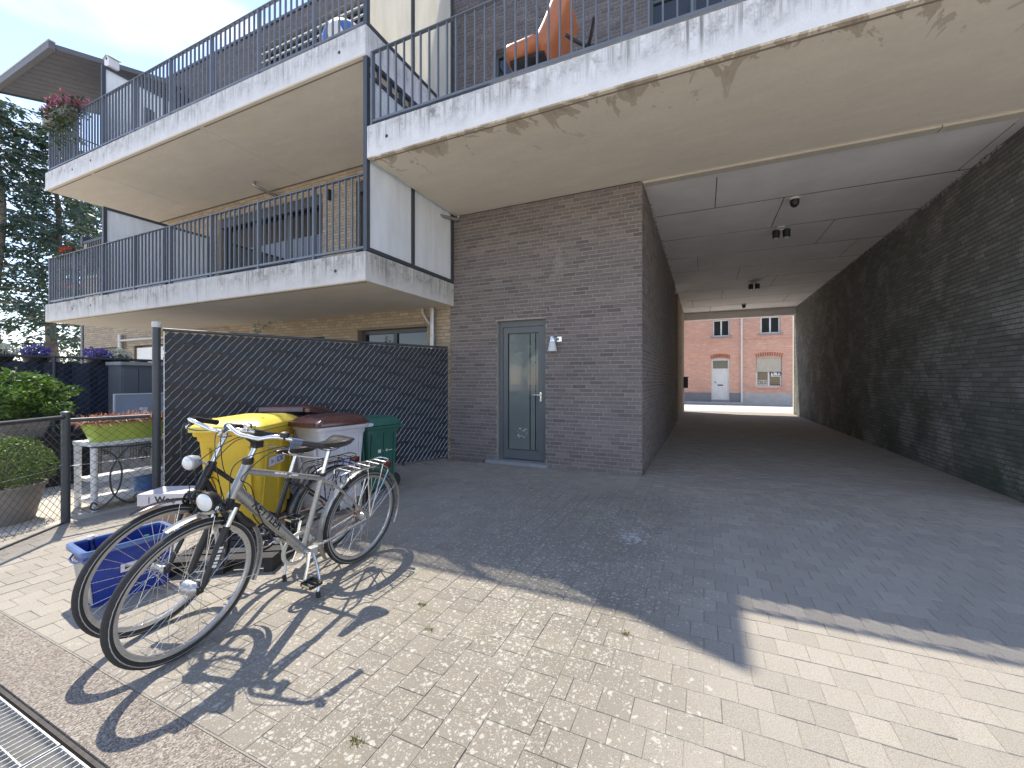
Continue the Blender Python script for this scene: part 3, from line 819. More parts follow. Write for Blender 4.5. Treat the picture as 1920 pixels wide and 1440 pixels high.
# ------------------------------------------------------------------ lamps on the walls and in the passage
wl = thing('wall_lamp', 'small aluminium wall lamp with frosted glass bell beside the entrance door', 'lamp', (-2.16, YF, 1.88))
MB().box(-2.135, -2.055, YF-.03, YF-.007, 2.0, 2.075).build('wall_plate', m_chrome, wl)
MB().lathe([(.050, 0), (.050, .075), (.046, .08)], (-2.19, YF-.085, 2.0), 'Z', 20).build('cap', m_chrome, wl, True)
MB().tube([(-2.19, YF-.06, 2.037), (-2.10, YF-.025, 2.037)], .02, 8).build('arm', m_chrome, wl, True)
MB().lathe([(.072, -.155), (.075, -.15), (.045, -.002), (.04, 0)], (-2.19, YF-.085, 2.0), 'Z', 22).build('lamp_shade', m_frost, wl, True)
bl = thing('wall_lamp', 'black up and down wall lamp on the tan wall behind the lower balcony railing', 'lamp', (-7.1, YF, 5.1))
MB().lathe([(.045, 0), (.045, .20)], (-7.1, YF-.06, 5.10), 'Z', 14).build('lamp_body', m_black, bl, True)
MB().box(-7.125, -7.075, YF-.03, YF-.007, 5.15, 5.25).build('bracket', m_black, bl)
MB().lathe([(.036, 0), (.036, .008)], (-7.1, YF-.06, 5.301), 'Z', 14).build('lens', m_frost_u, bl)
for i, (x, y, kind, lab) in enumerate(((1.32, 7.32, 1, 'rounded black camera dome on the passage ceiling, nearest the yard'), (1.34, 8.62, 0, 'twin head black ceiling light, second fitting from the yard'),
        (1.36, 13.2, 0, 'twin head black ceiling light halfway through the passage'), (1.40, 16.9, 1, 'small black camera dome at the street end of the passage ceiling'))):
    t = thing('ceiling_light' if kind == 0 else 'camera_dome', lab, 'ceiling light' if kind == 0 else 'camera', (x, y, ZC-.2))
    MB().lathe([(.075, 0), (.08, .01), (.08, .035), (.06, .04)], (x, y, ZC-.042), 'Z', 18).build('base_plate', m_pvc, t, True)
    if kind:
        MB().lathe([(0.001, -.115), (.03, -.108), (.055, -.08), (.065, -.045), (.065, -.001)], (x, y, ZC-.042), 'Z', 18).build('dome', m_black, t, True)
    else:
        MB().box(x-.13, x+.13, y-.012, y+.012, ZC-.075, ZC-.043).build('yoke', m_pvc, t)
        for s in (-1, 1):
            MB().lathe([(.045, -.075), (.06, -.07), (.066, .06), (.05, .075)], (x+s*.085, y-.0, ZC-.135), 'Z', 16).build('lamp_head', m_black, t, True)
            MB().lathe([(.038, 0), (.038, .006)], (x+s*.085, y, ZC-.2165), 'Z', 16).build('lens', m_frost, t)
mbx = thing('letterbox', 'black letterbox on the wall at the street end of the passage', 'letterbox', (XT+.1, 18.1, 1.1))
MB().box(XT+.031, XT+.20, 17.85, 18.25, 1.05, 1.50).build('box', m_black, mbx)
MB().box(XT+.031, XT+.22, 17.83, 18.27, 1.501, 1.53).build('flap', m_blackpaint, mbx)
# cobwebs and dust rags along the top of the passage walls
cw = MB(); rg = random.Random(3)
for x, s in ((XR-.008, -1), (XT+.008, 1)):
    for k in range(150):
        y = rg.uniform(6.6, 17); l = rg.uniform(.02, .10); d = rg.uniform(.01, .05)
        z = ZC-.004-rg.random()**2*.06
        cw.add([(x, y, z), (x, y+l, z-rg.uniform(0, .04)), (x+s*d, y+l*.6, ZC-.004)], [(0,1,2)])
tag(cw.build('cobwebs', plain('dusty web', (.34,.33,.31), .95)), label='grey dusty cobwebs hanging along the top edges of the passage walls', cat='cobweb', kind='stuff')

# ------------------------------------------------------------------ houses across the street
def house(x0, x1, lab, plinth, feats):
    Y = 26.0
    h = thing('brick_house', lab, 'house', ((x0+x1)/2, Y, .07))
    holes = [(f[1], f[2], f[3], f[4]) for f in feats]
    w = holed_slab(MB(), x0, x1, Y, Y+.3, .075, 7.6, holes).build('wall', m_mortar_r, h)
    brick_wall(w, (x0, Y, 0), (1,0,0), (0,-1,0), x1-x0, .62, 7.6, m_brick_r, blen=.20, bh=.066, joint=.011, holes=[(a-x0, b-x0, c, d) for a, b, c, d in holes], nobj=0, proud=.008, seed=int(x0*7+99))
    for zz in (3.72, 2.98): 
        MB().box(x0, x1, Y-.03, Y-.0095, zz, zz+.07).build('string_course', m_brick_r, h)
    pl = MB()
    for a, b in ((x0, feats[0][1]-.001), (feats[0][2]+.001, x1)) if feats[0][0] == 'door' else ((x0, x1),):
        pl.box(a, b, Y-.03, Y-.001, .075, .62)
    pl.build('plinth', plinth, h)
    ro = MB().prism([(Y-.35, 7.6), (Y+4.2, 10.6), (Y+8.8, 7.6)], (0,1,0), (0,0,1), (x1-x0, 0, 0), (x0, 0, 0)).build('roof', plain('roof tile', (.16,.075,.05), .8, 0, .2, 8), h)
    MB().box(x0, x1, Y+.9, Y+8.5, .075, 7.55).build('rear_volume', m_mortar_r, h)
    for f in feats:
        k, a, b, c, d = f[:5]
        if k == 'door':
            o = MB(); o.box(a, a+.07, Y+.06, Y+.14, c, d); o.box(b-.07, b, Y+.06, Y+.14, c, d); o.box(a+.07, b-.07, Y+.06, Y+.14, d-.07, d); o.box(a+.07, b-.07, Y+.06, Y+.14, d-.62, d-.55)
            fr = o.build('door_frame', m_white, h)
            lf = MB().box(a+.072, b-.072, Y+.09, Y+.13, c+.005, d-.622).build('door', m_white, h)
            for z0, z1 in ((c+.25, c+.75), (c+1.0, d-.85)):
                p = MB()
                p.box(a+.2, b-.2, Y+.078, Y+.0895, z0, z0+.03); p.box(a+.2, b-.2, Y+.078, Y+.0895, z1, z1+.03); p.box(a+.2, a+.23, Y+.078, Y+.0895, z0+.031, z1-.001); p.box(b-.23, b-.2, Y+.078, Y+.0895, z0+.031, z1-.001)
                p.build('moulding', m_white, lf)
            MB().box(a+.33, b-.33, Y+.08, Y+.0895, c+.84, c+.91).build('letter_slot', m_black, lf)
            MB().sphere((a+.2, Y+.06, c+1.05), .035, 10, 6).build('knob', m_black, lf, True)
            MB().box(a+.071, b-.071, Y+.10, Y+.115, d-.549, d-.071).build('transom_pane', m_glass, fr)
            MB().box(a-.02, b+.02, Y-.25, Y+.05, .076, c-.002).build('door_step', m_bluestone, h)
        else:
            top = d-(f[5] if len(f) > 5 else 0)
            wd = window(h, a+.01, b-.01, c+.01, d-.01, Y+.12, 2, .075, m_white, m_glass, curtain=False)
            MB().box(a-.12, b+.12, Y-.10, Y+.11, c-.07, c+.008).build('window_sill', m_bluestone if c > 3 else m_brick_r, h)
            if len(f) > 5:
                n = 14; 
                sh = MB().box(a+.02, b-.02, Y+.055, Y+.075, top, d-.005).build('roller_shutter', m_trim, h)
                sl = MB()
                for i in range(n): sl.box(a+.02, b-.02, Y+.045, Y+.0545, top+i*(d-.01-top)/n+.004, top+(i+1)*(d-.01-top)/n-.004)
                sl.build('shutter_slats', m_trim, sh)
                # for-rent poster and small printed card behind the panes
                xm = (a+b)/2
                ps = MB().box(xm+.12, b-.1, Y+.10, Y+.118, c+.60, top-.05).build('poster', m_white, wd)
                t = MB(); text(t, 'R R', .42, ((xm+.02+b)/2, Y+.0985, c+.86), (1,0,0), (0,0,1), .008)
                for q in range(4): t.box(xm+.2+q*.11, xm+.28+q*.11, Y+.0975, Y+.0995, c+.64, c+.675)
                t.build('poster_lettering', m_black, wd)
                t = MB(); text(t, 'OLC', .27, ((a+xm)/2+.02, Y+.1395, c+.25), (1,0,0), (0,0,1), .006); t.build('window_lettering', m_frame, wd); MB().box(a+.10, xm-.05, Y+.14, Y+.1405, c+.10, c+.40).build('window_sticker', m_trim, wd)
                MB().box(a+.1, xm-.06, Y+.20, Y+.21, c+.42, top).build('net_curtain', m_curtain, wd)
        # brick arch over the opening
        if f[4] < 4:
            n = 12; ar = MB(); cx = (a+b)/2; hw = (b-a)/2
            for i in range(n):
                t = (i+.5)/n*2-1; x = cx+t*(hw+.05); z = d+.02+(1-t*t)*.10; tilt = t*.22
                ar.obox((x, Y-.006, z+.10), (.038*math.cos(tilt), 0, -.038*math.sin(tilt)), (0, .012, 0), (.11*math.sin(tilt), 0, .11*math.cos(tilt)))
            ar.build('brick_arch', brick_arch, h)
    return h
brick_arch = brick_mat('arch brick', [(.30,.12,.08), (.42,.17,.11)], .2)
light_plinth = plain('pale plinth render', (.50,.49,.46), .9, 0, .12, 2); dark_plinth = plain('dark plinth render', (.24,.245,.25), .85, 0, .1, 2)
house(-7.5, 2.02, 'red brick terraced house with a white panelled door seen through the passage', dark_plinth,
      [('door', .42, 1.38, .20, 2.62), ('window', .48, 1.42, 3.98, 5.0), ('window', -4.2, -2.9, .95, 2.7), ('window', -4.0, -3.0, 3.98, 5.0)])
house(2.045, 10.5, 'red brick terraced house with a half shut roller blind seen through the passage', light_plinth,
      [('window', 2.78, 4.08, .98, 2.66, .80), ('window', 3.0, 4.0, 4.05, 5.05), ('window', 6.5, 7.8, .98, 2.66), ('window', 6.6, 7.6, 4.05, 5.05)])
rp = thing('rain_pipe', 'white rain pipe running down between the two red brick houses', 'pipe', (2.03, 25.9, .08))
MB().tube([(2.03, 25.92, .08), (2.03, 25.92, 7.6)], .05, 10).build('pipe', m_white, rp, True)
MB().box(1.97, 2.09, 25.91, 25.962, 3.0, 3.03).box(1.97, 2.09, 25.91, 25.962, 5.0, 5.03).build('pipe_clip', m_white, rp)

# ------------------------------------------------------------------ fences
def chain_link(mb, p0, p1, z0, z1, cell, r, bow=.004):
    """two families of zigzag wires in the vertical plane p0-p1"""
    p0, p1 = Vector(p0), Vector(p1); d = (p1-p0); Ln = d.length; d.normalize(); n = Vector((d.y, -d.x, 0))
    h = z1-z0; c = cell; k = int((Ln+h)/c)+1
    for i in range(-1, k+1):
        for s in (1, -1):
            l0 = i*c if s < 0 else i*c-h
            pts = []
            ta, tb = 0.0, h
            # clip l = l0 + t (s=1) or l0 - t (s=-1)
            if s > 0: ta = max(0, -l0); tb = min(h, Ln-l0)
            else: ta = max(0, l0-Ln); tb = min(h, l0)
            if tb-ta < .01: continue
            a = p0 + d*(l0+s*ta) + Vector((0,0,z0+ta)) + n*(s*bow*.5); b = p0 + d*(l0+s*tb) + Vector((0,0,z0+tb)) + n*(s*bow*.5)
            mb.tube([a, b], r, 3, caps=False)
m_wire = plain('green grey coated wire', (.085,.085,.075), .5, .2, .2, 20)
gf = thing('garden_fence', 'low dark chain link garden fence with round posts in front of the terrace', 'fence', (-5.76, 1.77, 0))
A0, A1, A2 = Vector((-5.762, 1.766, 0)), Vector((-4.55, .335, 0)), Vector((-5.66, 2.36, 0))
for p, h, r in ((A0, 1.087, .032), (A1, 1.09, .032)):
    MB().lathe([(r, 0), (r, h-.02), (r+.004, h-.02), (r+.004, h-.004), (r*.6, h+.006), (.001, h+.008)], p, 'Z', 16).build('post', m_steel_d, gf, True)
for a, b, z in ((A0, A1, 1.035), (A0, A2, 1.0)):
    MB().tube([a + Vector((0,0,z)), b + Vector((0,0,z))], .020, 10).build('top_rail', m_steel_d, gf, True)
    m = MB(); chain_link(m, a, b, .05, z-.01, .078, .0021); tag(m.build('wire_mesh', m_wire, gf), kind='stuff')
    for zz in (.06, .55, .97): MB().tube([a + Vector((0,0,zz)), b + Vector((0,0,zz))], .0017, 5).build('tension_wire', m_galv, gf)
MB().obox((A0+A1)/2 + Vector((0,0,.0)), (A1-A0)/2, (.008,.007,0), (0,0,.012)).build('edging', m_steel_d, gf)

pf = thing('privacy_fence', 'tall black chain link fence filled with diagonal privacy slats behind the bins', 'fence', (-4.9, 4.1, 0))
PA, PB = Vector((-5.62, 2.456, 0)), Vector((-4.17, 5.80, 0)); pd = (PB-PA); PL = pd.length; pd.normalize(); pn = Vector((pd.y, -pd.x, 0))
ZB, ZT = .05, 1.945
m_slat = plain('black privacy slat', (.013,.015,.021), .5, 0, .35, 3)
m_glint = plain('pale gap glint wire', (.66,.68,.69), .3, .6, .1, 20)  # pale colour stands in for light glinting through the slat gaps
sl = 1.30; step = .0805; hw_ = .0345
th = math.atan(sl); ux, uz = math.cos(th), math.sin(th)
n0 = int(-(ZT-ZB)/sl/step)-1; n1 = int(PL/step)+1
wires = MB(); back = MB()
for i in range(n0, n1+1):
    l0 = i*step                                            # where the slat's axis meets the bottom
    za = ZB if l0 >= 0 else ZB - l0*sl; zb = min(ZT, ZB+(PL-l0)*sl)
    if zb-za > .06:
        n = max(2, int((zb-za)/.05)); m = MB(); vs = []
        for k in range(n+1):
            z = za+(zb-za)*k/n; l = l0+(z-ZB)/sl
            off = .006*math.sin((z/sl+i*.5)*math.pi/step*1.0)
            for s, t in ((-1,-1),(1,-1),(1,1),(-1,1)):
                ll = l + s*hw_*uz*.92*(1 if True else 0); zz = z - s*hw_*ux*.92
                ll = min(max(ll, 0), PL); zz = min(max(zz, ZB), ZT)
                vs.append(PA + pd*ll + Vector((0,0,zz)) + pn*(off + t*.0011 + random.uniform(-.0006, .0006)))
        fs = []
        for k in range(n):
            for q in range(4): fs.append((k*4+q, k*4+(q+1)%4, k*4+4+(q+1)%4, k*4+4+q))
        m.add(vs, fs); m.build('slat', m_slat, pf)
    l1 = l0+step/2; za = ZB if l1 >= 0 else ZB - l1*sl; zb = min(ZT, ZB+(PL-l1)*sl)
    if zb-za > .06:
        n = max(2, int((zb-za)/.055)); pts = []
        for k in range(n+1):
            z = za+(zb-za)*k/n; l = l1+(z-ZB)/sl
            pts.append(PA + pd*min(max(l+(.004 if k % 2 else -.004), 0), PL) + Vector((0,0,z)) + pn*(.007 if k % 2 else .002))
        wires.tube(pts, .0030, 4, caps=False)
    # the other family of wires, crossing in front of and behind the slats
    l2 = i*step + 1.45; za, zb = ZB, ZT
    pts = []; n = 34
    for k in range(n+1):
        z = ZB+(ZT-ZB)*k/n; l = l2-(z-ZB)/sl
        if 0 <= l <= PL: pts.append(PA + pd*l + Vector((0,0,z)) + pn*(.0095*(1 if k % 2 else -1)))
    if len(pts) > 2: back.tube(pts, .0015, 3, caps=False)
tag(wires.build('wire_mesh', m_glint, pf), kind='stuff'); tag(back.build('wire_mesh', m_wire, pf), kind='stuff')
for p, h, cap in ((PA - pd*.05, 2.035, 1), (PA + pd*PL*.505, 1.94, 0), (PB + pd*.0, 1.94, 0), (PA + pd*PL*.78, 1.94, 0)):
    o = p - pn*(.035 if not cap else 0)
    MB().lathe([(.036 if cap else .024, 0), (.036 if cap else .024, h)], o, 'Z', 16).build('post', m_steel_d, pf, True)
    if cap: MB().lathe([(.041, -.05), (.041, .0), (.034, .012), (.001, .016)], o + Vector((0,0,h)), 'Z', 16).build('post_cap', m_pvc, pf, True)
MB().tube([PA + Vector((0,0,ZT+.02)), PB + Vector((0,0,ZT+.02))], .019, 10).build('top_rail', m_steel_d, pf, True)
MB().tube([PA + pd*.012 + pn*.004 + Vector((0,0,ZB)), PA + pd*.012 + pn*.004 + Vector((0,0,ZT))], .005, 6).build('tension_bar', m_galv, pf, True)

bf = thing('garden_fence', 'navy screened chain link fence dividing the gardens at the back of the terrace', 'fence', (-10.1, 3.3, 0))
m_net = plain('navy screening mesh', (.018,.026,.050), .7, 0, .5, 9, .6, 60)
nb = MB(); n = 60
for i in range(n):
    y0, y1 = -.5+i*(5.9+.4)/n, -.5+(i+1)*(5.9+.4)/n
    f = lambda y: -10.1 + .012*math.sin(y*17) + .01*math.sin(y*41)
    nb.add([(f(y0), y0, .02), (f(y1), y1, .02), (f(y1), y1, 1.70+.02*math.sin(y1*30)), (f(y0), y0, 1.70+.02*math.sin(y0*30))], [(0,1,2,3)])
nb.build('screening', m_net, bf)
for y in (-.5, 1.1, 2.95, 4.4, 5.75): MB().lathe([(.024, 0), (.024, 1.80)], (-10.05, y, 0), 'Z', 12).build('post', m_steel_d, bf, True)
MB().tube([(-10.06, -.5, 1.78), (-10.06, 5.8, 1.78)], .020, 8).build('top_rail', m_steel_d, bf, True)
m = MB(); chain_link(m, (-10.05, -.5, 0), (-10.05, 5.8, 0), .03, 1.75, .1, .0022); tag(m.build('wire_mesh', m_wire, bf), kind='stuff')

# ------------------------------------------------------------------ bicycles
def P(x, s, z): return Vector((x, -s, z))
WR, TR = .349, .0195
def build_wheel(bike, M, kind, front, m_rim, m_hub, tyre_mat):
    """M: matrix of the hub (axle along local X) in the bike's frame"""
    ring = lambda rad, n=56: [Vector((0, rad*math.cos(2*math.pi*k/n), rad*math.sin(2*math.pi*k/n))) for k in range(n)]
    # rim: closed profile swept round the axle
    def sweep(prof, n=56):
        mb = MB(); vs = []; fs = []; k = len(prof)
        for i in range(n):
            t = 2*math.pi*i/n
            for x, r in prof: vs.append(Vector((x, r*math.cos(t), r*math.sin(t))))
        for i in range(n):
            j = (i+1) % n
            for q in range(k): fs.append((i*k+q, j*k+q, j*k+(q+1) % k, i*k+(q+1) % k))
        return mb.add(vs, fs)
    rim = sweep([(-.011, .318), (-.012, .308), (-.008, .296), (0, .292), (.008, .296), (.012, .308), (.011, .318)])
    w = bpy.data.objects.new('wheel', None); w.empty_display_size = .1; C.objects.link(w); w.parent = bike; w.matrix_local = M; OFF[w] = Vector((0,0,0))
    rim.build('rim', m_rim, w, True, at=(0,0,0))
    ty = sweep([(TR*math.cos(2*math.pi*q/12)*1.02, WR-TR+TR*math.sin(2*math.pi*q/12)) for q in range(12)], 64)
    ty.build('tyre', tyre_mat, w, True, at=(0,0,0))
    st = MB()
    for s in (-1, 1): st.T = None; st.add([], [])
    sw = sweep([(TR*.93, .338-.003), (TR*1.035, .332), (TR*.93, .328)]) ; sw2 = sweep([(-TR*.93, .335), (-TR*1.035, .332), (-TR*.93, .328)])
    sw.add([tuple(v) for v in sw2.v], sw2.f); sw.build('reflective_band', plain_band, w, True, at=(0,0,0))
    hb = MB()
    if kind == 'dynamo' : prof = [(.006, -.055), (.014, -.05), (.030, -.036), (.034, -.034), (.034, .030), (.030, .036), (.014, .05), (.006, .055)]
    elif kind == 'gear': prof = [(.006, -.066), (.012, -.06), (.030, -.035), (.036, -.033), (.036, -.030), (.030, -.026), (.030, .026), (.036, .03), (.036, .033), (.02, .04), (.012, .06), (.006, .066)]
    else: prof = [(.006, -.055), (.014, -.05), (.020, -.034), (.020, -.031), (.013, -.026), (.013, .026), (.020, .031), (.020, .034), (.014, .05), (.006, .055)]
    hb.lathe(prof, (0,0,0), 'X', 18); hb.build('hub', m_hub, w, True, at=(0,0,0))
    fr = .034 if kind != 'plain' else .02
    cache_s = {}
    n = 32
    for k in range(n):
        side = 1 if k % 2 else -1; cross = 1 if (k // 2) % 2 else -1; key = (side, cross)
        if key not in cache_s:
            mb = MB(); a1 = cross*1.15
            mb.tube([(side*.031, fr*math.sin(a1), fr*math.cos(a1)), (side*.003, 0, .297)], .00125, 4, caps=False)
            me = bpy.data.meshes.new('spoke'); me.from_pydata([tuple(v) for v in mb.v], [], mb.f); me.materials.append(m_spoke); cache_s[key] = me
        o = bpy.data.objects.new('spoke', cache_s[key]); C.objects.link(o); o.parent = w; o.rotation_euler = (2*math.pi*k/n, 0, 0)
    return w
plain_band = plain('grey sidewall band', (.34,.34,.33), .5)
m_spoke = plain('spoke steel', (.62,.62,.62), .28, .9, .05, 20)
m_tan = plain('dusty tyre', (.042,.040,.037), .85, 0, .3, 30, .4, 300)
m_saddle = plain('black vinyl saddle', (.022,.022,.023), .28, 0, .15, 10)
m_rust = plain('rusty sprocket', (.24,.13,.085), .75, .3, .3, 40)
m_cable = plain('black cable', (.012,.011,.011), .45)
m_lens = plain('lamp lens', (.72,.74,.74), .08, .1, .05, 40, **{'Specular IOR Level': .8})
m_grey = plain('grey lamp shell', (.40,.41,.42), .35, .2, .08, 12)
m_band = plain('rubber band blue', (.09,.12,.19), .5)
m_red = plain('red reflector', (.10,.012,.012), .2)
m_amber = plain('pedal reflector', (.75,.62,.30), .25)
def arc(cx_s, cz, r, a0, a1, n, x=0.0):
    return [P(x, cx_s + r*math.cos(R(a0+(a1-a0)*k/n)), cz + r*math.sin(R(a0+(a1-a0)*k/n))) for k in range(n+1)]
def guard(mb, path, w, t=.0012, dip=.010):
    """mudguard: curved strip of width w along path (in the bike's mid plane)"""
    vs = []; fs = []; n = len(path); K = 5
    for i, p in enumerate(path):
        tdir = (path[min(n-1, i+1)] - path[max(0, i-1)]).normalized(); nor = Vector((0, -tdir.z, tdir.y))
        if (nor.y*1 + nor.z) < 0 and False: nor = -nor
        for k in range(K):
            u = k/(K-1)*2-1
            vs.append(p + Vector((u*w/2, 0, 0)) - guard.sign*nor*(dip*u*u))
    for i in range(n-1):
        for k in range(K-1): fs.append((i*K+k, i*K+k+1, (i+1)*K+k+1, (i+1)*K+k))
    mb.add(vs, fs)
guard.sign = 1
def make_bike(loc, rotz, lean, steer, label, st):
    b = thing('bicycle', label, 'bicycle', loc, (0, R(lean), R(rotz)))
    Lw, Rr = 1.127, .35
    HB, HT = Vector(P(0, .965, .765)), Vector(P(0, .893, .940))
    if st == 'dark': HB, HT = Vector(P(0, .955, .745)), Vector(P(0, .890, .905))
    ax = (HT-HB).normalized()
    T = Matrix.Translation(HB) @ Matrix.Rotation(R(steer), 4, ax) @ Matrix.Translation(-HB)
    BB = P(0, .505, .29); SC = P(0, .40, .745 if st == 'silver' else .66); RH = P(0, 0, Rr); FH = P(0, Lw, Rr)
    m_fr = m_alu if st == 'silver' else m_blackpaint
    m_fork = m_black if st == 'silver' else m_blackpaint
    # frame
    f = MB()
    f.tube([HB - ax*.0, HT], [.026, .024], 14)
    f.tube([BB + P(-.034, 0, 0), BB + P(.034, 0, 0)], .022, 14)
    f.tube([BB, SC, SC + (SC-BB).normalized()*.03], .0175, 12)
    if st == 'silver':
        f.tube([HB + ax*.045, BB], [.030, .027], 16)
        f.tube([HT - ax*.04, SC + P(0, .0, -.005)], [.0185, .0165], 14)
    else:
        f.tube(spline([HB + ax*.06, P(0, .86, .66), P(0, .74, .45), P(0, .62, .33), BB], 7), .0215, 14)
        f.tube(spline([HT - ax*.03, P(0, .76, .74), P(0, .60, .53), P(0, .465, .43)], 7), .014, 12)
    for s in (-1, 1):
        f.tube(spline([BB + P(s*.02, -.02, 0), P(s*.038, .38, .30), P(s*.052, .22, .322), P(s*.062, 0, .35)], 5), .0105, 9)
        f.tube(spline([SC + P(s*.010, 0, -.02), P(s*.042, .30, .66 if st == 'silver' else .61), P(s*.062, 0, .352)], 5), .0085, 9)
        f.obox(P(s*.062, .005, .352), (.003, 0, 0), (0, .028, 0), (0, 0, .024))
    f.build('frame', m_fr, b, True)
    # seat post and saddle
    sd_ = (SC-BB).normalized(); SP = SC + sd_*.19 if st == 'silver' else SC + sd_*.20
    MB().tube([SC, SP], .0135, 12).build('seat_post', m_chrome, b, True)
    MB().lathe([(.021, -.01), (.023, 0), (.021, .012)], SC + sd_*.02, 'Z', 14).build('seat_clamp', m_black, b, True)
    sadl = MB(); rings = []
    for s_, w_, zt, th_ in ((.155, .020, .022, .018), (.13, .028, .026, .03), (.07, .032, .024, .04), (0, .048, .022, .05), (-.06, .085, .030, .06), (-.105, .098, .042, .068), (-.13, .088, .040, .06), (-.142, .05, .036, .04)):
        ring = []
        for k in range(16):
            t = 2*math.pi*k/16; cx, cz = math.cos(t), math.sin(t)
            ring.append(SP + P(w_*cx*(1 if cz > -.2 else .82), s_, .030 + zt*.9 + (th_*.28*max(cz, -.0) if cz > 0 else th_*.9*cz) - (.010*(1-cx*cx) if (cz > 0 and s_ < .1) else 0)))
        rings.append(ring)
    sadl.loft(rings); sadl.build('saddle', m_saddle, b, True)
    ra = MB()
    for s in (-1, 1): ra.tube(spline([SP + P(s*.02, .12, .035), SP + P(s*.022, .04, .0), SP + P(s*.022, -.04, .0), SP + P(s*.035, -.11, .03)], 4), .0035, 6)
    ra.build('saddle_rails', m_chrome, b, True)
    # fork (steered)
    fk = MB(); fk.T = T
    cr = HB - ax*.035
    fk.tube([HB - ax*.005, cr - ax*.02], .022, 12)
    fk.obox(cr, (.058, 0, 0), ax.cross(Vector((1,0,0)))*.018, ax*.018)
    for s in (-1, 1):
        if st == 'silver':
            fk.tube([cr + P(s*.052, 0, 0) - ax*.10, P(s*.052, Lw-.075, .54), P(s*.055, Lw-.015, .36)], [.017, .019, .0135], 12)
        else:
            fk.tube(spline([cr + P(s*.045, 0, 0), P(s*.048, Lw-.10, .56), P(s*.052, Lw-.035, .42), P(s*.055, Lw, .35)], 5), .012, 10)
        fk.obox(P(s*.055, Lw-.004, .352), (.004, 0, 0), (0, .016, 0), (0, 0, .02))
    fk.build('fork', m_fork, b, True)
    if st == 'silver':
        for s in (-1, 1):
            sc_ = MB(); sc_.T = T; sc_.tube([cr + P(s*.052, 0, 0), cr + P(s*.052, 0, 0) - ax*.105], .0145, 12)
            sc_.build('fork_stanchion', m_chrome, b, True)
        fl = MB(); [fl.box(-.05+k*.018, -.05+k*.018+w_, -.011, .011, 0, .0004) for k, w_ in enumerate((.014, .010, .015, .008, .013, .012))]
        d_ = (P(.052, Lw-.075, .54) - P(.055, Lw-.015, .36)).normalized(); o_ = P(.072, Lw-.062, .50); q_ = Vector((.25, -.97, 0)).normalized(); q_ = (q_ - d_*q_.dot(d_)).normalized()
        fl.v = [T @ (o_ + d_*(v.x) + d_.cross(Vector((1,0,0))).normalized()*(-v.y) + Vector((v.z,0,0))) for v in fl.v]
        fl.build('fork_decal', m_white, b)
    # steering: stem, bars, grips, levers
    stm = MB(); stm.T = T
    if st == 'silver':
        top = HT + ax*.095; BC = top + P(0, .045, .065)
        stm.tube([HT, top + ax*.04], .0135, 12); stm.build('steerer', m_chrome, b, True)
        s2 = MB(); s2.T = T
        s3 = MB(); s3.T = T; s3.lathe([(.026, 0), (.028, .01), (.027, .03), (.022, .035)], HT + ax*.0, 'Z', 14); s3.build('headset', m_black, b, True)
        s2.tube([top + ax*.01, top + P(0, .02, .045), BC], [.022, .019, .021], 10); s2.obox(top + ax*.02, (.02, 0, 0), (0, .024, 0), (0, 0, .022))
        s2.build('stem', m_black, b, True)
        pts = [BC + P(0, 0, 0), BC + P(.07, 0, .002), BC + P(.15, -.01, .026), BC + P(.20, -.045, .022), BC + P(.26, -.12, -.008), BC + P(.305, -.205, -.030)]
    else:
        top = HT + ax*.17; BC = top + P(0, .05, .03)
        stm.tube(spline([HT, HT + ax*.12, top, BC], 4), .0125, 12); stm.build('stem', m_chrome, b, True)
        pts = [BC, BC + P(.06, .0, 0), BC + P(.14, .035, .035), BC + P(.215, .02, .04), BC + P(.262, -.06, .02), BC + P(.285, -.19, -.015)]
    for s in (-1, 1):
        q = [Vector((p.x*s, p.y, p.z)) for p in pts]; sp_ = spline(q, 6)
        h = MB(); h.T = T; h.tube(sp_, .0122, 12); h.build('handlebar', m_chrome, b, True)
        gr = MB(); gr.T = T; e = sp_[-1]; d_ = (sp_[-1]-sp_[-7]).normalized()
        gr.tube([e - d_*.125, e - d_*.115, e - d_*.03, e, e + d_*.004], [.0145, .0172, .0165, .0185, .012], 12); gr.build('grip', m_black, b, True)
        g0 = e - d_*.15
        sh = MB(); sh.T = T; sh.tube([g0 - d_*.022, g0 + d_*.028], .020, 12); sh.tube([g0, g0 + P(0, .035, -.028)], .010, 8)
        sh.build('brake_clamp', m_band if (st == 'silver') else m_black, b, True)
        lv = MB(); lv.T = T
        lv.tube(spline([g0 + P(0, .035, -.026), g0 + P(s*.015, .045, -.052), g0 + d_*.07 + P(s*.02, .045, -.060), g0 + d_*.15 + P(s*.025, .035, -.055)], 5), [.006]*16, 7, flat=.7)
        lv.build('brake_lever', m_chrome, b, True)
        if s > 0:
            be = MB(); be.T = T; bp = g0 - d_*.06 + P(0, 0, .030)
            be.lathe([(.022, -.012), (.024, 0), (.020, .014), (.001, .020)], bp, 'Z', 16); be.tube([bp - Vector((0,0,.012)), g0 - d_*.06], .006, 6); be.build('bell', m_black if st == 'silver' else m_chrome, b, True)
        # cables
        ca = MB(); c0 = T @ (g0 + P(0, .03, -.02)); c1 = T @ (HT + P(s*.03, .10 if s > 0 else .15, .02)); c2 = T @ (HB + P(s*.028, .035, .02))
        ca.tube(spline([c0, c0 + P(-s*.05, .07, -.01), c1, c2, T @ (cr + P(s*.03, .03, -.06))], 7), .0026, 6); ca.build('cable', m_cable, b, True)
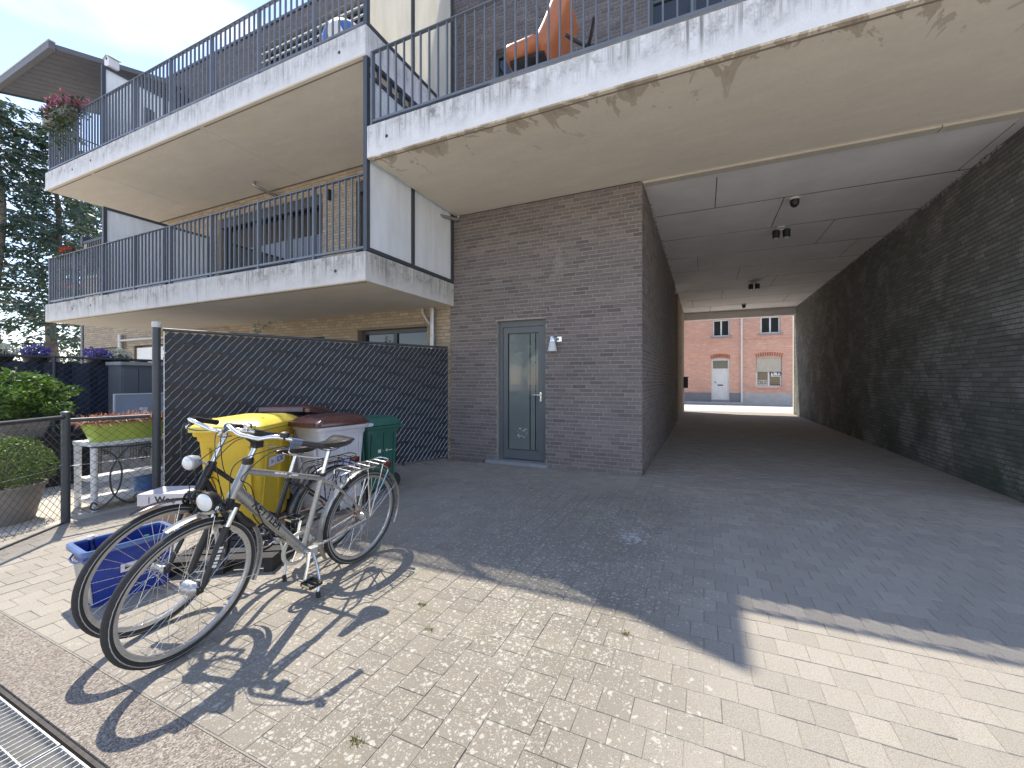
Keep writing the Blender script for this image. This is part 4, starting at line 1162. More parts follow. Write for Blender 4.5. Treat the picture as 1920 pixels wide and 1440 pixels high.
        ca = MB(); ca.tube(spline([c0, c0 + P(-s*.08, .06, -.04), T @ (HT + P(s*.055, .075, -.05)), HB + ax*.08 + P(s*.03, -.05, -.03), HB.lerp(BB, .35) + P(s*.03, 0, -.015), HB.lerp(BB, .7) + P(s*.02, 0, -.022)], 7), .0026, 6); ca.build('cable', m_cable, b, True)
    # wheels
    Mr = Matrix.Translation(RH); Mf = T @ Matrix.Translation(FH)
    build_wheel(b, Mr, 'gear', False, m_rimm, m_hubm, m_tan if st == 'silver' else m_rubber)
    build_wheel(b, Mf, 'dynamo' if st == 'silver' else 'plain', True, m_rimm, m_hubm, m_rubber)
    # mudguards and stays
    guard.sign = -1
    mg = MB(); guard(mg, arc(0, Rr, .368, -35, 205, 34), .050); mg.build('mudguard', m_alu if st == 'silver' else m_blackpaint, b, True)
    fgd = MB(); fgd.T = T; guard(fgd, arc(Lw, Rr, .368, 68, 202, 24), .046); fgd.build('mudguard', m_alu if st == 'silver' else m_blackpaint, b, True)
    sy = MB(); sy.T = T
    for a in (100, 196):
        e = P(0, Lw + .365*math.cos(R(a)), Rr + .365*math.sin(R(a)))
        for s in (-1, 1): sy.tube([P(s*.058, Lw, .352), e + P(s*.024, 0, 0)], .0018, 5)
    sy.build('mudguard_stay', m_chrome, b)
    sy = MB()
    for a in (150, 200):
        e = P(0, .365*math.cos(R(a)), Rr + .365*math.sin(R(a)))
        for s in (-1, 1): sy.tube([P(s*.066, 0, .352), e + P(s*.026, 0, 0)], .0018, 5)
    sy.build('mudguard_stay', m_chrome, b)
    # luggage rack
    mr_ = m_chrome if st == 'silver' else m_black
    rk = MB(); zr = .755
    for s in (-1, 1):
        rk.tube(spline([P(s*.03, .27, zr-.02), P(s*.062, .22, zr), P(s*.066, .0, zr), P(s*.066, -.12, zr), P(s*.045, -.175, zr+.012), P(0, -.185, zr+.014)], 5), .0055, 8)
        rk.tube([P(s*.022, .2, zr), P(s*.022, -.15, zr)], .0032, 6)
        rk.tube([P(s*.066, .06, zr), P(s*.068, 0, .36)], .0048, 7); rk.tube([P(s*.066, -.10, zr), P(s*.068, -.004, .36)], .0048, 7)
        rk.tube(spline([P(s*.066, -.09, zr-.01), P(s*.07, -.15, zr-.05), P(s*.07, -.14, zr-.10), P(s*.068, -.03, .46)], 5), .0042, 6)
        rk.tube([P(s*.03, .27, zr-.02), SC + P(s*.02, -.03, -.06)], .004, 6)
    for ss in (.21, .12, .03, -.06, -.14): rk.tube([P(-.064, ss, zr), P(.064, ss, zr)], .0034, 6)
    rk.build('luggage_rack', mr_, b, True)
    tl = MB(); tl.T = None; tl.box(-.045, .045, .192, .216, zr-.06, zr-.015); tl.build('tail_light', m_red, b)
    # drive train
    cs = MB(); cs.lathe([(.085, -.003), (.095, -.001), (.095, .002), (.085, .003)], BB + P(-.045, 0, 0), 'X', 40, True); 
    for k in range(5):
        t = 2*math.pi*k/5; cs.tube([BB + P(-.045, 0, 0), BB + P(-.045, .086*math.cos(t), .086*math.sin(t))], .006, 6)
    cs.build('chainring', m_chrome, b, True)
    cg = MB(); guard_r = [(.088, -.006), (.108, -.004), (.108, .004), (.088, .006)]
    cg.lathe(guard_r, BB + P(-.047, 0, 0), 'X', 40, True); cg.build('chain_guard', m_trimw if st == 'silver' else m_blackpaint, b, True)
    ch = MB(); 
    ch.tube([P(-.045, .505, .29+.09), P(-.045, 0, .35+.032)], .0045, 5); ch.tube([P(-.045, .505, .29-.09), P(-.045, 0, .35-.034)], .0045, 5); ch.build('chain', m_rust, b)
    cg = MB()
    for k in range(5): cg.lathe([(.02, 0), (.05-.005*k, 0), (.05-.005*k, .003), (.02, .003)], RH + P(-.03-.006*k, 0, 0), 'X', 24, True)
    cg.build('sprockets', m_rust, b, True)
    ca_ = R(-77) if st == 'silver' else R(-160)
    for s in (1, -1):
        a = ca_ if s > 0 else ca_ + math.pi; e = BB + P(s*.085, .168*math.cos(a), .168*math.sin(a)); c0 = BB + P(s*.058, 0, 0)
        k = MB(); k.tube([c0, c0.lerp(e, .5) + P(s*.006, 0, 0), e], [.017, .012, .013], 10, flat=.6); k.tube([BB + P(s*.034, 0, 0), c0 + P(s*.008, 0, 0)], .013, 12)
        k.build('crank', m_chrome, b, True)
        pe = MB(); pc = e + P(s*.06, 0, 0)
        for q in (-1, 1): pe.box(pc.x-.045, pc.x+.045, pc.y+q*.036-.007, pc.y+q*.036+.007, pc.z-.011, pc.z+.011)
        for q in (-1, 1): pe.box(pc.x+q*.043-.006, pc.x+q*.043+.006, pc.y-.0285, pc.y+.0285, pc.z-.009, pc.z+.009)
        pe.tube([e, pc + P(s*.045, 0, 0)], .009, 8)
        pe.build('pedal', m_black, b)
        for q in (-.0445, .0435): MB().box(pc.x-.03, pc.x+.03, pc.y+q, pc.y+q+.001, pc.z-.006, pc.z+.006).build('pedal_reflector', m_amber, b)
    # kickstand
    ks = MB(); k0 = P(.045, .46, .262)
    le = math.tan(R(lean)); foot = P(.175 if lean > 3 else .14, .50, -.0)
    foot.z = -foot.x*le + .006
    ks.obox(k0 + P(-.015, 0, .01), (.022, 0, 0), (0, .03, 0), (0, 0, .028)); ks.tube(spline([k0, k0.lerp(foot, .45) + P(.012, -.012, .0), k0.lerp(foot, .8)], 5), .0085, 8)
    ks.build('kickstand', m_galv, b, True)
    MB().tube([k0.lerp(foot, .78), k0.lerp(foot, .96), foot], [.0125, .013, .018], 10).build('kickstand_foot', m_rubber, b, True)
    # headlight
    hl = MB(); hl.T = T
    if st == 'silver':
        c = cr + P(.0, .115, .055); d = P(0.1, 1, -.08).normalized()
        Q = Matrix.Translation(c) @ d.to_track_quat('Z', 'Y').to_matrix().to_4x4(); hl.T = T @ Q
        hl.lathe([(.02, -.055), (.042, -.03), (.052, 0), (.052, .012), (.047, .014)], (0,0,0), 'Z', 22); 
        hl.T = T; hl.tube([c - d*.045, cr + P(0, .02, 0)], .007, 7); hl.build('headlight', m_black, b, True)
        le_ = MB(); le_.T = T @ Q; le_.lathe([(.046, .0145), (.036, .022), (.001, .026)], (0,0,0), 'Z', 22); le_.build('headlight_lens', m_lens, b, True)
    else:
        c = HT + P(0, .125, .018); d = P(0.15, 1, -.05).normalized()
        Q = Matrix.Translation(c) @ d.to_track_quat('Z', 'Y').to_matrix().to_4x4(); hl.T = T @ Q
        hl.lathe([(.012, -.055), (.030, -.045), (.042, -.015), (.042, .010), (.036, .016)], (0,0,0), 'Z', 22)
        hl.T = T; hl.tube([c - d*.05, HT + P(0, .02, -.02)], .008, 7); hl.build('headlight', m_grey, b, True)
        le_ = MB(); le_.T = T @ Q; le_.lathe([(.036, .0165), (.028, .024), (.001, .028)], (0,0,0), 'Z', 22); le_.build('headlight_lens', m_lens, b, True)
    # rim brakes
    br = MB(); br.T = T
    for s in (-1, 1): br.tube([cr + P(s*.03, .03, -.07), cr + P(s*.04, .045, -.02), cr + P(s*.005, .05, .03)], .006, 6); br.obox(cr + P(s*.022, .02, -.085), (.006, 0, 0), (0, .025, 0), (0, 0, .006))
    br.build('brake', m_black, b)
    br = MB()
    for s in (-1, 1): br.tube([P(s*.03, .21, .64), P(s*.045, .2, .69), P(s*.008, .19, .73)], .006, 6); br.obox(P(s*.022, .215, .625), (.006, 0, 0), (0, .025, 0), (0, 0, .006))
    br.build('brake', m_black, b)
    if st == 'silver':
        # maker's lettering round the down tube
        A_, B_ = HB + ax*.045, BB; d = (B_-A_).normalized(); n0 = Vector((1,0,0)); up = d.cross(n0).normalized()
        if up.z < 0: up = -up
        vs, fs = text_mesh('KETTLER', .060, .0014, 16); mb = MB(); o = A_ + d*.262
        pts = []
        for v in vs:
            an = (v.y+.004)/.0300; rad = .0296 + .0009 - .0024*max(0, min(1, (.262+v.x*1.12)/.62))
            pts.append(o + d*(v.x*1.12) + n0*(math.cos(an)*rad) + up*(math.sin(an)*rad))
        mb.add(pts, fs); mb.build('lettering', m_black, b)
        vs, fs = text_mesh('S~', .05, -.001); mb = MB(); o = A_ + d*.50; 
        A2_, B2_ = HT - ax*.04, SC; d2 = (B2_-A2_).normalized(); up2 = d2.cross(n0).normalized(); up2 = up2 if up2.z > 0 else -up2
        for q0, q1, z0 in ((.17, .20, .006), (.205, .23, .006), (.235, .25, .006), (.27, .28, -.004), (.285, .33, .004)):
            mb.add([A2_ + d2*q0 + n0*.0188 + up2*(z0-.006), A2_ + d2*q1 + n0*.0187 + up2*(z0-.006), A2_ + d2*q1 + n0*.0182 + up2*(z0+.004), A2_ + d2*q0 + n0*.0183 + up2*(z0+.004)], [(0,1,2,3)])
        mb.build('decal', m_white, b)
        bt = MB(); a0 = HB.lerp(BB, .10) - up*.03; bt.tube(spline([a0, a0 + d*.05 - up*.012, a0 + d*.13 - up*.012, a0 + d*.17], 4), [.012]*3+[.02]*7+[.012]*3, 10); bt.build('frame_pad', m_black, b, True)
    return b
m_rimm = plain('aluminium rim', (.55,.55,.54), .32, .8, .1, 30)
m_hubm = plain('dull hub shell', (.48,.48,.47), .35, .8, .15, 30)
m_trimw = plain('ivory plastic', (.55,.53,.44), .5, 0, .1, 20)
make_bike((-2.465, 2.283, 0), 2.0, 6.0, 8, 'silver trekking bicycle with a chrome luggage rack, nearer the camera on its kickstand', 'silver')
make_bike((-2.86, 2.34, 0), 1.0, 5.0, 6, 'black step through bicycle parked behind the silver one, in front of the yellow bin', 'dark')

# ------------------------------------------------------------------ bins
def make_bin(loc, rotz, W_, D_, Hh, m_body, m_lid, label, logo=None, lid_tilt=0):
    t = thing('wheelie_bin', label, 'bin', loc, (0, 0, R(rotz)), 'wheelie bins standing along the privacy fence')
    zb = Hh*.875
    bd = MB(); rings = []
    for z, k, dy in ((.05, .80, .03), (.09, .82, .03), (zb-.09, .955, .0), (zb-.088, .985, 0), (zb-.02, 1.0, 0)):
        rings.append(rrect(W_*k, D_*(k if z > .3 else k*.86), .045, z, 4, 0, -dy*.3))
    bd.loft(rings); 
    for s in (-1, 1):
        for y in (-.24, .02, .24):
            bd.obox((s*(W_*.445), y*D_/.7, zb*.52), (.010, 0, .0), (0, .016, 0), (s*.022, 0, zb*.36))
    for x in (-.30, .30): bd.obox((x*W_, -D_*.44-.012, zb*.50), (.013, 0, 0), (0, .012, 0), (0, -.028, zb*.34))
    bd.build('body', m_body, t, True)
    for s in (-1, 1):
        hg = MB(); hg.tube([(s*W_*.30-.03, D_*.5+.055, zb+.012), (s*W_*.30+.03, D_*.5+.055, zb+.012)], .018, 10); hg.build('hinge', m_lid, t, True)
    rm = MB(); rm.loft([rrect(W_+.03, D_+.03, .05, zb-.045), rrect(W_+.045, D_+.045, .055, zb-.035), rrect(W_+.045, D_+.045, .055, zb-.004), rrect(W_+.02, D_+.02, .05, zb)]); rm.build('rim', m_body, t, True)
    ld = MB(); tl = Matrix.Translation((0, D_/2, zb)) @ Matrix.Rotation(R(-lid_tilt), 4, 'X') @ Matrix.Translation((0, -D_/2, -zb)); ld.T = tl
    rings = []
    for z, kx, ky, cy in ((.004, 1.10, 1.09, -.02), (.04, 1.11, 1.10, -.02), (.055, 1.07, 1.06, -.015), (.085, .9, .92, 0), (.105, .66, .72, .02), (.112, .3, .4, .03)):
        rings.append(rrect(W_*kx, D_*ky, .06*min(1, kx), zb+z, 5, 0, cy))
    ld.loft(rings)
    ld.box(-W_*.46, W_*.46, -D_*.57-.055, -D_*.55, zb+.004, zb+.05)
    ld.box(-W_*.40, W_*.40, -D_*.30, -D_*.285, zb+.075, zb+.104)
    ld.build('lid', m_lid, t, True)
    hd = MB(); hd.tube([(-W_*.40, D_*.5+.10, zb-.03), (W_*.40, D_*.5+.10, zb-.03)], .016, 10)
    for s in (-1, -.33, .33, 1): hd.box(s*W_*.38-.012, s*W_*.38+.012, D_*.5, D_*.5+.10, zb-.05, zb-.018)
    hd.build('handle', m_body, t, True)
    for s in (-1, 1):
        wh = MB(); wh.lathe([(.03, -.022), (.095, -.022), (.1, -.012), (.1, .012), (.095, .022), (.03, .022)], (s*(W_*.36), D_*.40, .1), 'X', 22); wh.build('wheel', m_rubber, t, True)
    MB().tube([(-W_*.36, D_*.40, .1), (W_*.36, D_*.40, .1)], .011, 8).build('axle', m_galv, t)
    if logo == 'plate':
        x = W_*.445*1.0; zc = zb*.60; sl_ = .055
        n_ = Vector((1, 0, -.055)).normalized(); b_ = Vector((.055, 0, 1)).normalized(); o = Vector((W_*.448+.020, -D_*.10, zc+.06))
        p = MB(); p.obox(o, (0, .15, 0), b_*.042, n_*.003); p.build('label_plate', m_label, t)
        q = MB(); text(q, 'IOK', .078, o + n_*.0036 + Vector((0, .060, 0)), (0,1,0), b_, .002); 
        tri = [(-.075,-.018), (-.03,-.018), (-.03,.02)]
        q.add([o + n_*.0036 + Vector((0, u, 0)) + b_*w for u, w in ((-.115,.02), (-.055,-.0), (-.105,-.022), (-.101,-.011), (-.079,0.0), (-.103,.010))], [(0,1,4,5), (1,2,3,4), (0,5,3,2)])
        q.add([o + n_*.0036 + Vector((0, u, 0)) + b_*w for u, w in ((-.034,-.04), (-.031,-.04), (-.031,.04), (-.034,.04))], [(0,1,2,3)])
        q.build('label_lettering', plain('faded ink', (.10,.10,.13), .7), t)
    elif logo == 'print':
        b_ = Vector((.055, 0, 1)).normalized(); n_ = Vector((1, 0, -.055)).normalized(); o = Vector((W_*.448+.0085, D_*.02, zb*.62))
        q = MB(); text(q, 'IOK', .042, o + Vector((0, .02, 0)), (0,1,0), b_, .0015)
        q.add([o + Vector((0, u, 0)) + b_*w for u, w in ((-.085,-.02), (-.045,-.02), (-.045,.022), (-.085,.022))], [(0,1,2,3)])
        q.add([o + Vector((0, u, 0)) + b_*w for u, w in ((.065,-.006), (.125,-.006), (.125,.002), (.065,.002))], [(0,1,2,3)])
        q.build('logo', m_white, t)
    elif logo == 'sticker':
        b_ = Vector((.055, 0, 1)).normalized(); o = Vector((W_*.448+.012, D_*.06, zb*.56))
        MB().obox(o, (0, .09, 0), b_*.07, (.002, 0, 0)).build('label_plate', plain('blue sticker', (.42,.44,.62), .4), t)
    return t
m_label = plain('white label', (.70,.66,.72), .5)
m_yel = plain('yellow bin plastic', (.72,.49,.035), .42, 0, .10, 3, .1, 200, .30)
m_yel2 = plain('yellow lid plastic', (.78,.62,.09), .35, 0, .08, 4, .1, 200, .25)
m_wht = plain('light grey bin plastic', (.56,.55,.58), .42, 0, .10, 5, 0, 120, .35)
m_brn = plain('red brown lid plastic', (.105,.038,.032), .20, 0, .12, 5, 0, 120, .45, **{'Specular IOR Level': .8})
m_grn = plain('green bin plastic', (.032,.125,.092), .38, 0, .12, 5, 0, 120, .3)
make_bin((-4.08, 2.47, 0), 32, .54, .74, 1.08, m_yel, m_yel2, 'yellow wheelie bin with a white label, in front of its brown lidded neighbours', 'plate')
make_bin((-3.66, 3.02, 0), -8, .48, .52, 1.06, m_wht, m_brn, 'light grey bin with a red brown lid, next to the green bin', 'sticker')
make_bin((-4.42, 3.22, 0), 24, .52, .56, 1.08, m_wht, m_brn, 'light grey bin with its red brown lid ajar, behind the yellow bin', None, 9)
make_bin((-3.90, 3.82, 0), -8, .46, .48, .95, m_grn, m_grn, 'small dark green wheelie bin with white logo, last in the row towards the building', 'print')

# blue crate for glass
m_blue = plain('blue crate plastic', (.012,.040,.27), .38, 0, .15, 6, 0, 120, .3)
m_blue_l = plain('blue crate rim', (.10,.17,.36), .35, 0, .1, 6)
m_greyp = plain('grey crate end', (.42,.40,.37), .5, 0, .1, 8)
bx = thing('recycling_crate', 'blue open recycling crate with grey ends and bottles, beside the front wheels', 'crate', (-3.55, 1.36, 0), (0, 0, R(-6)), )
m = MB(); outer = [rrect(.25, .36, .02, 0.0), rrect(.30, .43, .025, .345), rrect(.285, .415, .02, .345), rrect(.235, .345, .02, .012)]
m.loft(outer, cap=False); k = len(outer[0]); m.add(outer[0], [tuple(range(k-1, -1, -1))]); m.add(outer[3], [tuple(range(k))]); m.build('body', m_blue, bx, True)
m = MB(); m.loft([rrect(.305, .435, .03, .325), rrect(.335, .475, .035, .332), rrect(.335, .475, .035, .356), rrect(.325, .465, .03, .362), rrect(.288, .418, .02, .360), rrect(.286, .416, .02, .33)], cap=False); m.build('rim', m_blue_l, bx, True)
m = MB(); m.prism([(-.125, .02), (.125, .02), (.145, .27), (-.145, .27)], (1,0,0), (0,0,1), (0, .006, 0), (0, -.2165, 0)); m.T = None
m.v = [Vector((v.x, v.y - (v.z-.0)*.10 + .034, v.z)) for v in m.v]; m.build('end_panel', m_greyp, bx)
m = MB(); m.prism([(-.20, .02), (.20, .02), (.215, .30), (-.215, .30)], (0,1,0), (0,0,1), (.004, 0, 0), (.123, 0, 0)); m.v = [Vector((v.x + v.z*.0725, v.y*.86, v.z)) for v in m.v]; m.build('side_panel', m_blue, bx)
for s in (-1, 1):
    h = MB(); h.tube([(s*.10, -.212, .30), (s*.06, -.238, .285), (0, -.242, .282)], .006, 6); h.build('handle', m_blue_l, bx, True)
lb = MB(); b_ = Vector((.0725, 0, 1)).normalized(); n_ = Vector((1, 0, -.0725)).normalized(); o = Vector((.127+.20*.0725+.004, .01, .20)); lb.obox(o, (0, .075, 0), b_*.026, n_*.002); lb.build('label_plate', m_label, bx)
q = MB(); text(q, 'IOK', .044, o + n_*.0026 + Vector((0, .03, 0)), (0,1,0), b_, .002); q.add([o + n_*.0026 + Vector((0, u, 0)) + b_*w for u, w in ((-.056,-.013), (-.024,-.001), (-.056,.013))], [(0,1,2)]); q.build('label_lettering', m_black, bx)
def bottle(x, y, z, h, r, mat, tilt, lab, cap=None):
    t = thing('bottle', lab, 'bottle', (x, y, z), (R(tilt[0]), R(tilt[1]), 0))
    MB().lathe([(r*.9, 0), (r, .01), (r, h*.62), (r*.85, h*.7), (r*.38, h*.82), (r*.36, h*.95), (r*.42, h*.955), (r*.42, h), (r*.3, h)], (0,0,0), 'Z', 18).build('bottle_body', mat, t, True)
    if cap: MB().lathe([(r*.45, 0), (r*.45, .018), (r*.4, .02)], (0, 0, h+.001), 'Z', 14).build('cap', cap, t, True)
bottle(-3.60, 1.24, .10, .28, .036, m_clear, (4, -5), 'clear glass bottle standing at the left end of the blue crate', m_white)
bottle(-3.47, 1.38, .09, .255, .036, m_clear, (-6, 4), 'clear bottle in the middle of the blue crate')
bottle(-3.54, 1.47, .07, .27, .038, plain('green glass', (.03,.10,.05), .08), (5, 6), 'green bottle at the back of the blue crate')

# printed carton leaning by the fence, low black pallet under the bins
ct = thing('carton', 'white printed cardboard box standing between the yellow bin and the fence post', 'carton', (-4.78, 2.18, 0), (0, 0, R(28)))
m_card = plain('white printed card', (.60,.57,.60), .6, 0, .08, 6); m_card2 = plain('brown card', (.36,.24,.16), .8, 0, .12, 6)
MB().box(-.20, .20, -.13, .13, 0, .215).build('box', m_card2, ct)
MB().box(-.205, .205, -.155, .135, .2155, .325).build('lid', m_card, ct)
q = MB(); text(q, 'Woo', .085, (.04, -.1562, .268), (1,0,0), (0,0,1), .003); q.box(-.105, -.098, -.157, -.1561, .235, .30); q.build('lettering', m_black, ct)
pa = thing('pallet', 'low blackened timber pallet on the ground under the bicycles by the yellow bin', 'pallet', (-3.36, 1.98, 0), (0, 0, R(30)))
m_dwood = plain('blackened timber', (.028,.026,.026), .8, 0, .3, 10, .3, 60)
for i in range(5): MB().box(-.36, .36, -.30+i*.125, -.30+i*.125+.10, .085, .105).build('plank', m_dwood, pa)
for x in (-.33, 0, .33): MB().box(x-.03, x+.03, -.30, .30, .001, .0845).build('bearer', m_dwood, pa)

# ------------------------------------------------------------------ plants
def leaves(mb, pts, size, rg, up=.3, fold=True, aspect=.45):
    for p in pts:
        d = Vector((rg.gauss(0,1), rg.gauss(0,1), rg.gauss(0,1)*.7+up)).normalized(); l = size*rg.uniform(.6, 1.3)
        s = d.orthogonal().normalized(); s = Matrix.Rotation(rg.uniform(0, 6.28), 3, d) @ s; w = l*aspect
        a, b, c, e = p, p + d*l*.5 + s*w*.5, p + d*l, p + d*l*.5 - s*w*.5
        mb.add([a, b, c, e], [(0,1,2,3)])
def blob_pts(c, r, n, rg, shell=.55, lump=.18):
    out = []; c = Vector(c)
    ph = [(rg.uniform(0,6.28), rg.uniform(2,5), rg.uniform(0,6.28), rg.uniform(2,5)) for _ in range(3)]
    while len(out) < n:
        v = Vector((rg.gauss(0,1), rg.gauss(0,1), rg.gauss(0,1)))
        if v.length < 1e-3: continue
        v.normalize(); az = math.atan2(v.y, v.x)
        k = 1 + lump*sum(math.sin(q[1]*az+q[0])*math.sin(q[3]*v.z*1.5+q[2]) for q in ph)
        rad = (shell + (1-shell)*rg.random()**.5)*k
        out.append(c + Vector((v.x*r[0], v.y*r[1], v.z*r[2]))*rad)
    return out
m_leaf_box = leaf_mat('box leaf', (.045,.095,.020), (.16,.24,.045))
m_leaf_shrub = leaf_mat('shrub leaf', (.045,.11,.022), (.17,.27,.06))
m_leaf_con = leaf_mat('conifer spray', (.045,.085,.068), (.12,.175,.135), .3)
m_leaf_bro = leaf_mat('broad leaf', (.045,.085,.02), (.15,.20,.05), .4)
m_leaf_grey = leaf_mat('grey leaf', (.22,.24,.17), (.36,.37,.28), .3)
m_leaf_trail = leaf_mat('trailing leaf', (.035,.06,.025), (.10,.13,.06), .3)
m_pink = leaf_mat('pink petal', (.55,.11,.24), (.70,.26,.38), .3)
m_redp = leaf_mat('red petal', (.60,.02,.02), (.7,.06,.05), .3)
m_purp = leaf_mat('violet petal', (.14,.11,.50), (.30,.24,.68), .3)
m_whitep = leaf_mat('white petal', (.66,.66,.62), (.78,.78,.74), .3)
m_leaf_moss = leaf_mat("moss", (.15,.14,.04), (.24,.22,.075), .2)
m_dry = leaf_mat('dried stem', (.42,.14,.085), (.66,.36,.25), .2)
m_bark = plain('bark', (.22,.185,.15), .9, 0, .3, 6, .6, 40)
m_clay = plain('taupe pot', (.24,.215,.19), .8, 0, .1, 6, .15, 90)

def conifer(name, x, y, h, r, label, seed, trunk_top=.9, n=9500, low=.16):
    rg = random.Random(seed)
    t = thing(name, label, 'tree', (x, y, 0), (0,0,0), 'dark conifers beyond the left end of the block')
    tr = MB(); k = 12
    path = [Vector((.12*math.sin(i*.9+seed), .10*math.cos(i*.7), h*trunk_top*i/k)) for i in range(k+1)]
    tr.tube(path, [.20*(1-i/k*.85) for i in range(k+1)], 9); tr.build('trunk', m_bark, t, True)
    lf = MB(); lb = MB()
    nb = 60
    for b in range(nb):
        f = low + (1-low)*(b/nb)**.85; z = h*f; L_ = r*(1-f)**.62*rg.uniform(.55, 1.15) + .25
        az = b*2.4 + rg.uniform(-.4, .4); d = Vector((math.cos(az), math.sin(az), 0))
        pts = []
        for i in range(7):
            q = i/6; pts.append(Vector((0,0,z)) + d*L_*q + Vector((0,0,-L_*.30*q*q + L_*.10*q)) + Vector((rg.uniform(-.06,.06), rg.uniform(-.06,.06), 0)))
        lb.tube(pts, [.035*(1-i/6*.8) for i in range(7)], 4, caps=False)
        for _ in range(int(n/nb)):
            q = rg.random()**.6; i = min(5, int(q*6)); p = pts[i].lerp(pts[i+1], q*6-i)
            p = p + Vector((rg.gauss(0, .22), rg.gauss(0, .22), rg.gauss(-.10, .16)))*(.5+L_*.22)
            dd = (d*rg.uniform(.3, 1) + Vector((rg.gauss(0,.5), rg.gauss(0,.5), rg.uniform(-1.0, .1)))).normalized(); l = rg.uniform(.10, .30)
            s = dd.orthogonal().normalized(); s = Matrix.Rotation(rg.uniform(0, 6.28), 3, dd) @ s; w = l*.17
            lf.add([p, p + dd*l*.45 + s*w, p + dd*l, p + dd*l*.45 - s*w], [(0,1,2,3)])
    lb.build('branches', m_bark, t, True)
    tag(lf.build('crown', m_leaf_con, t), kind='stuff')
    return t
conifer('conifer', -22.4, 5.3, 11.2, 2.9, 'dark conifer with a bare lower trunk at the left edge of the picture', 1, low=.36, n=6500)
conifer('conifer', -22.2, 6.55, 11.0, 2.5, 'dark conifer nearest the end of the balconies', 2, low=.20, n=8500)
conifer('conifer', -27.5, 9.3, 11.0, 3.4, 'bushier conifer behind the corner of the tan block', 3, low=.08, n=11000)
def broad(x, y, h, r, seed, n=2600):
    rg = random.Random(seed)
    t = thing('broadleaf_tree', 'leafy tree across the court opposite the building', 'tree', (x, y, 0), (0,0,0), 'trees opposite the building')
    tr = MB(); tr.tube([Vector((0,0,0)), Vector((.1,0,h*.3)), Vector((0,.1,h*.6))], [.22,.17,.08], 9)
    for k in range(7):
        a = k*.9; tr.tube(spline([Vector((.05,0,h*(.28+.04*k))), Vector((math.cos(a)*r*.4, math.sin(a)*r*.4, h*(.45+.05*k))), Vector((math.cos(a)*r*.75, math.sin(a)*r*.75, h*(.5+.06*k)))], 4), [.08]*4+[.05]*3+[.03]*2, 6)
    tr.build('trunk', m_bark, t, True)
    lf = MB()
    for k in range(9):
        a = rg.uniform(0, 6.28); rr = rg.uniform(0, r*.62); c = (math.cos(a)*rr, math.sin(a)*rr, h*rg.uniform(.42, .88))
        leaves(lf, blob_pts(c, (r*.5, r*.5, r*.42), n//9, rg, .3), .30, rg)
    tag(lf.build('crown', m_leaf_bro, t), kind='stuff')
    return t
for i, (x, y, h, r, lab) in enumerate(((-9.5, -8.5, 8.2, 3.2, 'leafy tree across the court reflected in the ground floor window of the tan block'),
        (-2.5, -11, 9.5, 3.6, 'tallest leafy tree across the court, reflected in the entrance door glass'), (5.0, -9.5, 7.8, 3.2, 'lowest leafy tree across the court, opposite the vehicle passage'))):
    broad(x, y, h, r, 30+i)['label'] = lab

def potted(name, loc, pot, foliage, mat, label, n, size, seed, cat='plant', lump=.16, mpot=None):
    rg = random.Random(seed); t = thing(name, label, cat, loc, (0,0,0))
    pr, ph, sq = pot
    p = MB()
    if sq: p.loft([rrect(pr*1.5, pr*1.5, .03, 0), rrect(pr*2, pr*2, .04, ph), rrect(pr*1.85, pr*1.85, .04, ph), rrect(pr*1.8, pr*1.8, .04, ph-.04)])
    else: p.lathe([(pr*.72, 0), (pr*.95, ph*.9), (pr*1.0, ph*.92), (pr*1.0, ph), (pr*.93, ph), (pr*.9, ph-.05), (0.001, ph-.05)], (0,0,0), 'Z', 28)
    p.build('pot', mpot or m_clay, t, True)
    st = MB(); c, r = foliage
    for k in range(8):
        a = k*.8; st.tube([Vector((0,0,ph-.05)), Vector((math.cos(a)*r[0]*.3, math.sin(a)*r[1]*.3, c[2])), Vector((math.cos(a)*r[0]*.7, math.sin(a)*r[1]*.7, c[2]+r[2]*.4))], [.012,.009,.004], 5)
    st.build('stems', m_bark, t, True)
    lf = MB(); leaves(lf, blob_pts(c, r, n, rg, .5, lump), size, rg); tag(lf.build('foliage', mat, t), kind='stuff')
    return t
potted('boxwood_pot', (-6.37, 1.52, 0), (.30, .36, False), ((0,0,.56), (.36,.36,.29)), m_leaf_box, 'clipped boxwood in a round taupe pot at the left edge behind the low fence', 9000, .024, 5, lump=.05)
sbx = thing('storage_box', 'low black storage box against the navy fence, under the potted shrub', 'box', (-8.25, 2.1, 0))
MB().box(-8.6, -7.85, 1.45, 2.75, .02, .60).build('box', m_black, sbx); MB().box(-8.63, -7.82, 1.42, 2.78, .601, .65).build('lid', m_blackpaint, sbx)
for k in range(6): MB().box(-7.849, -7.84, 1.48+k*.21, 1.67+k*.21, .08, .54).build('side_plank', m_black, sbx)
potted('shrub_pot', (-8.20, 2.10, .651), (.24, .24, True), ((0,0,.52), (.44,.42,.33)), m_leaf_shrub, 'loose bright green shrub in a square pot on the black storage box', 5200, .060, 6, lump=.28, mpot=m_clay)

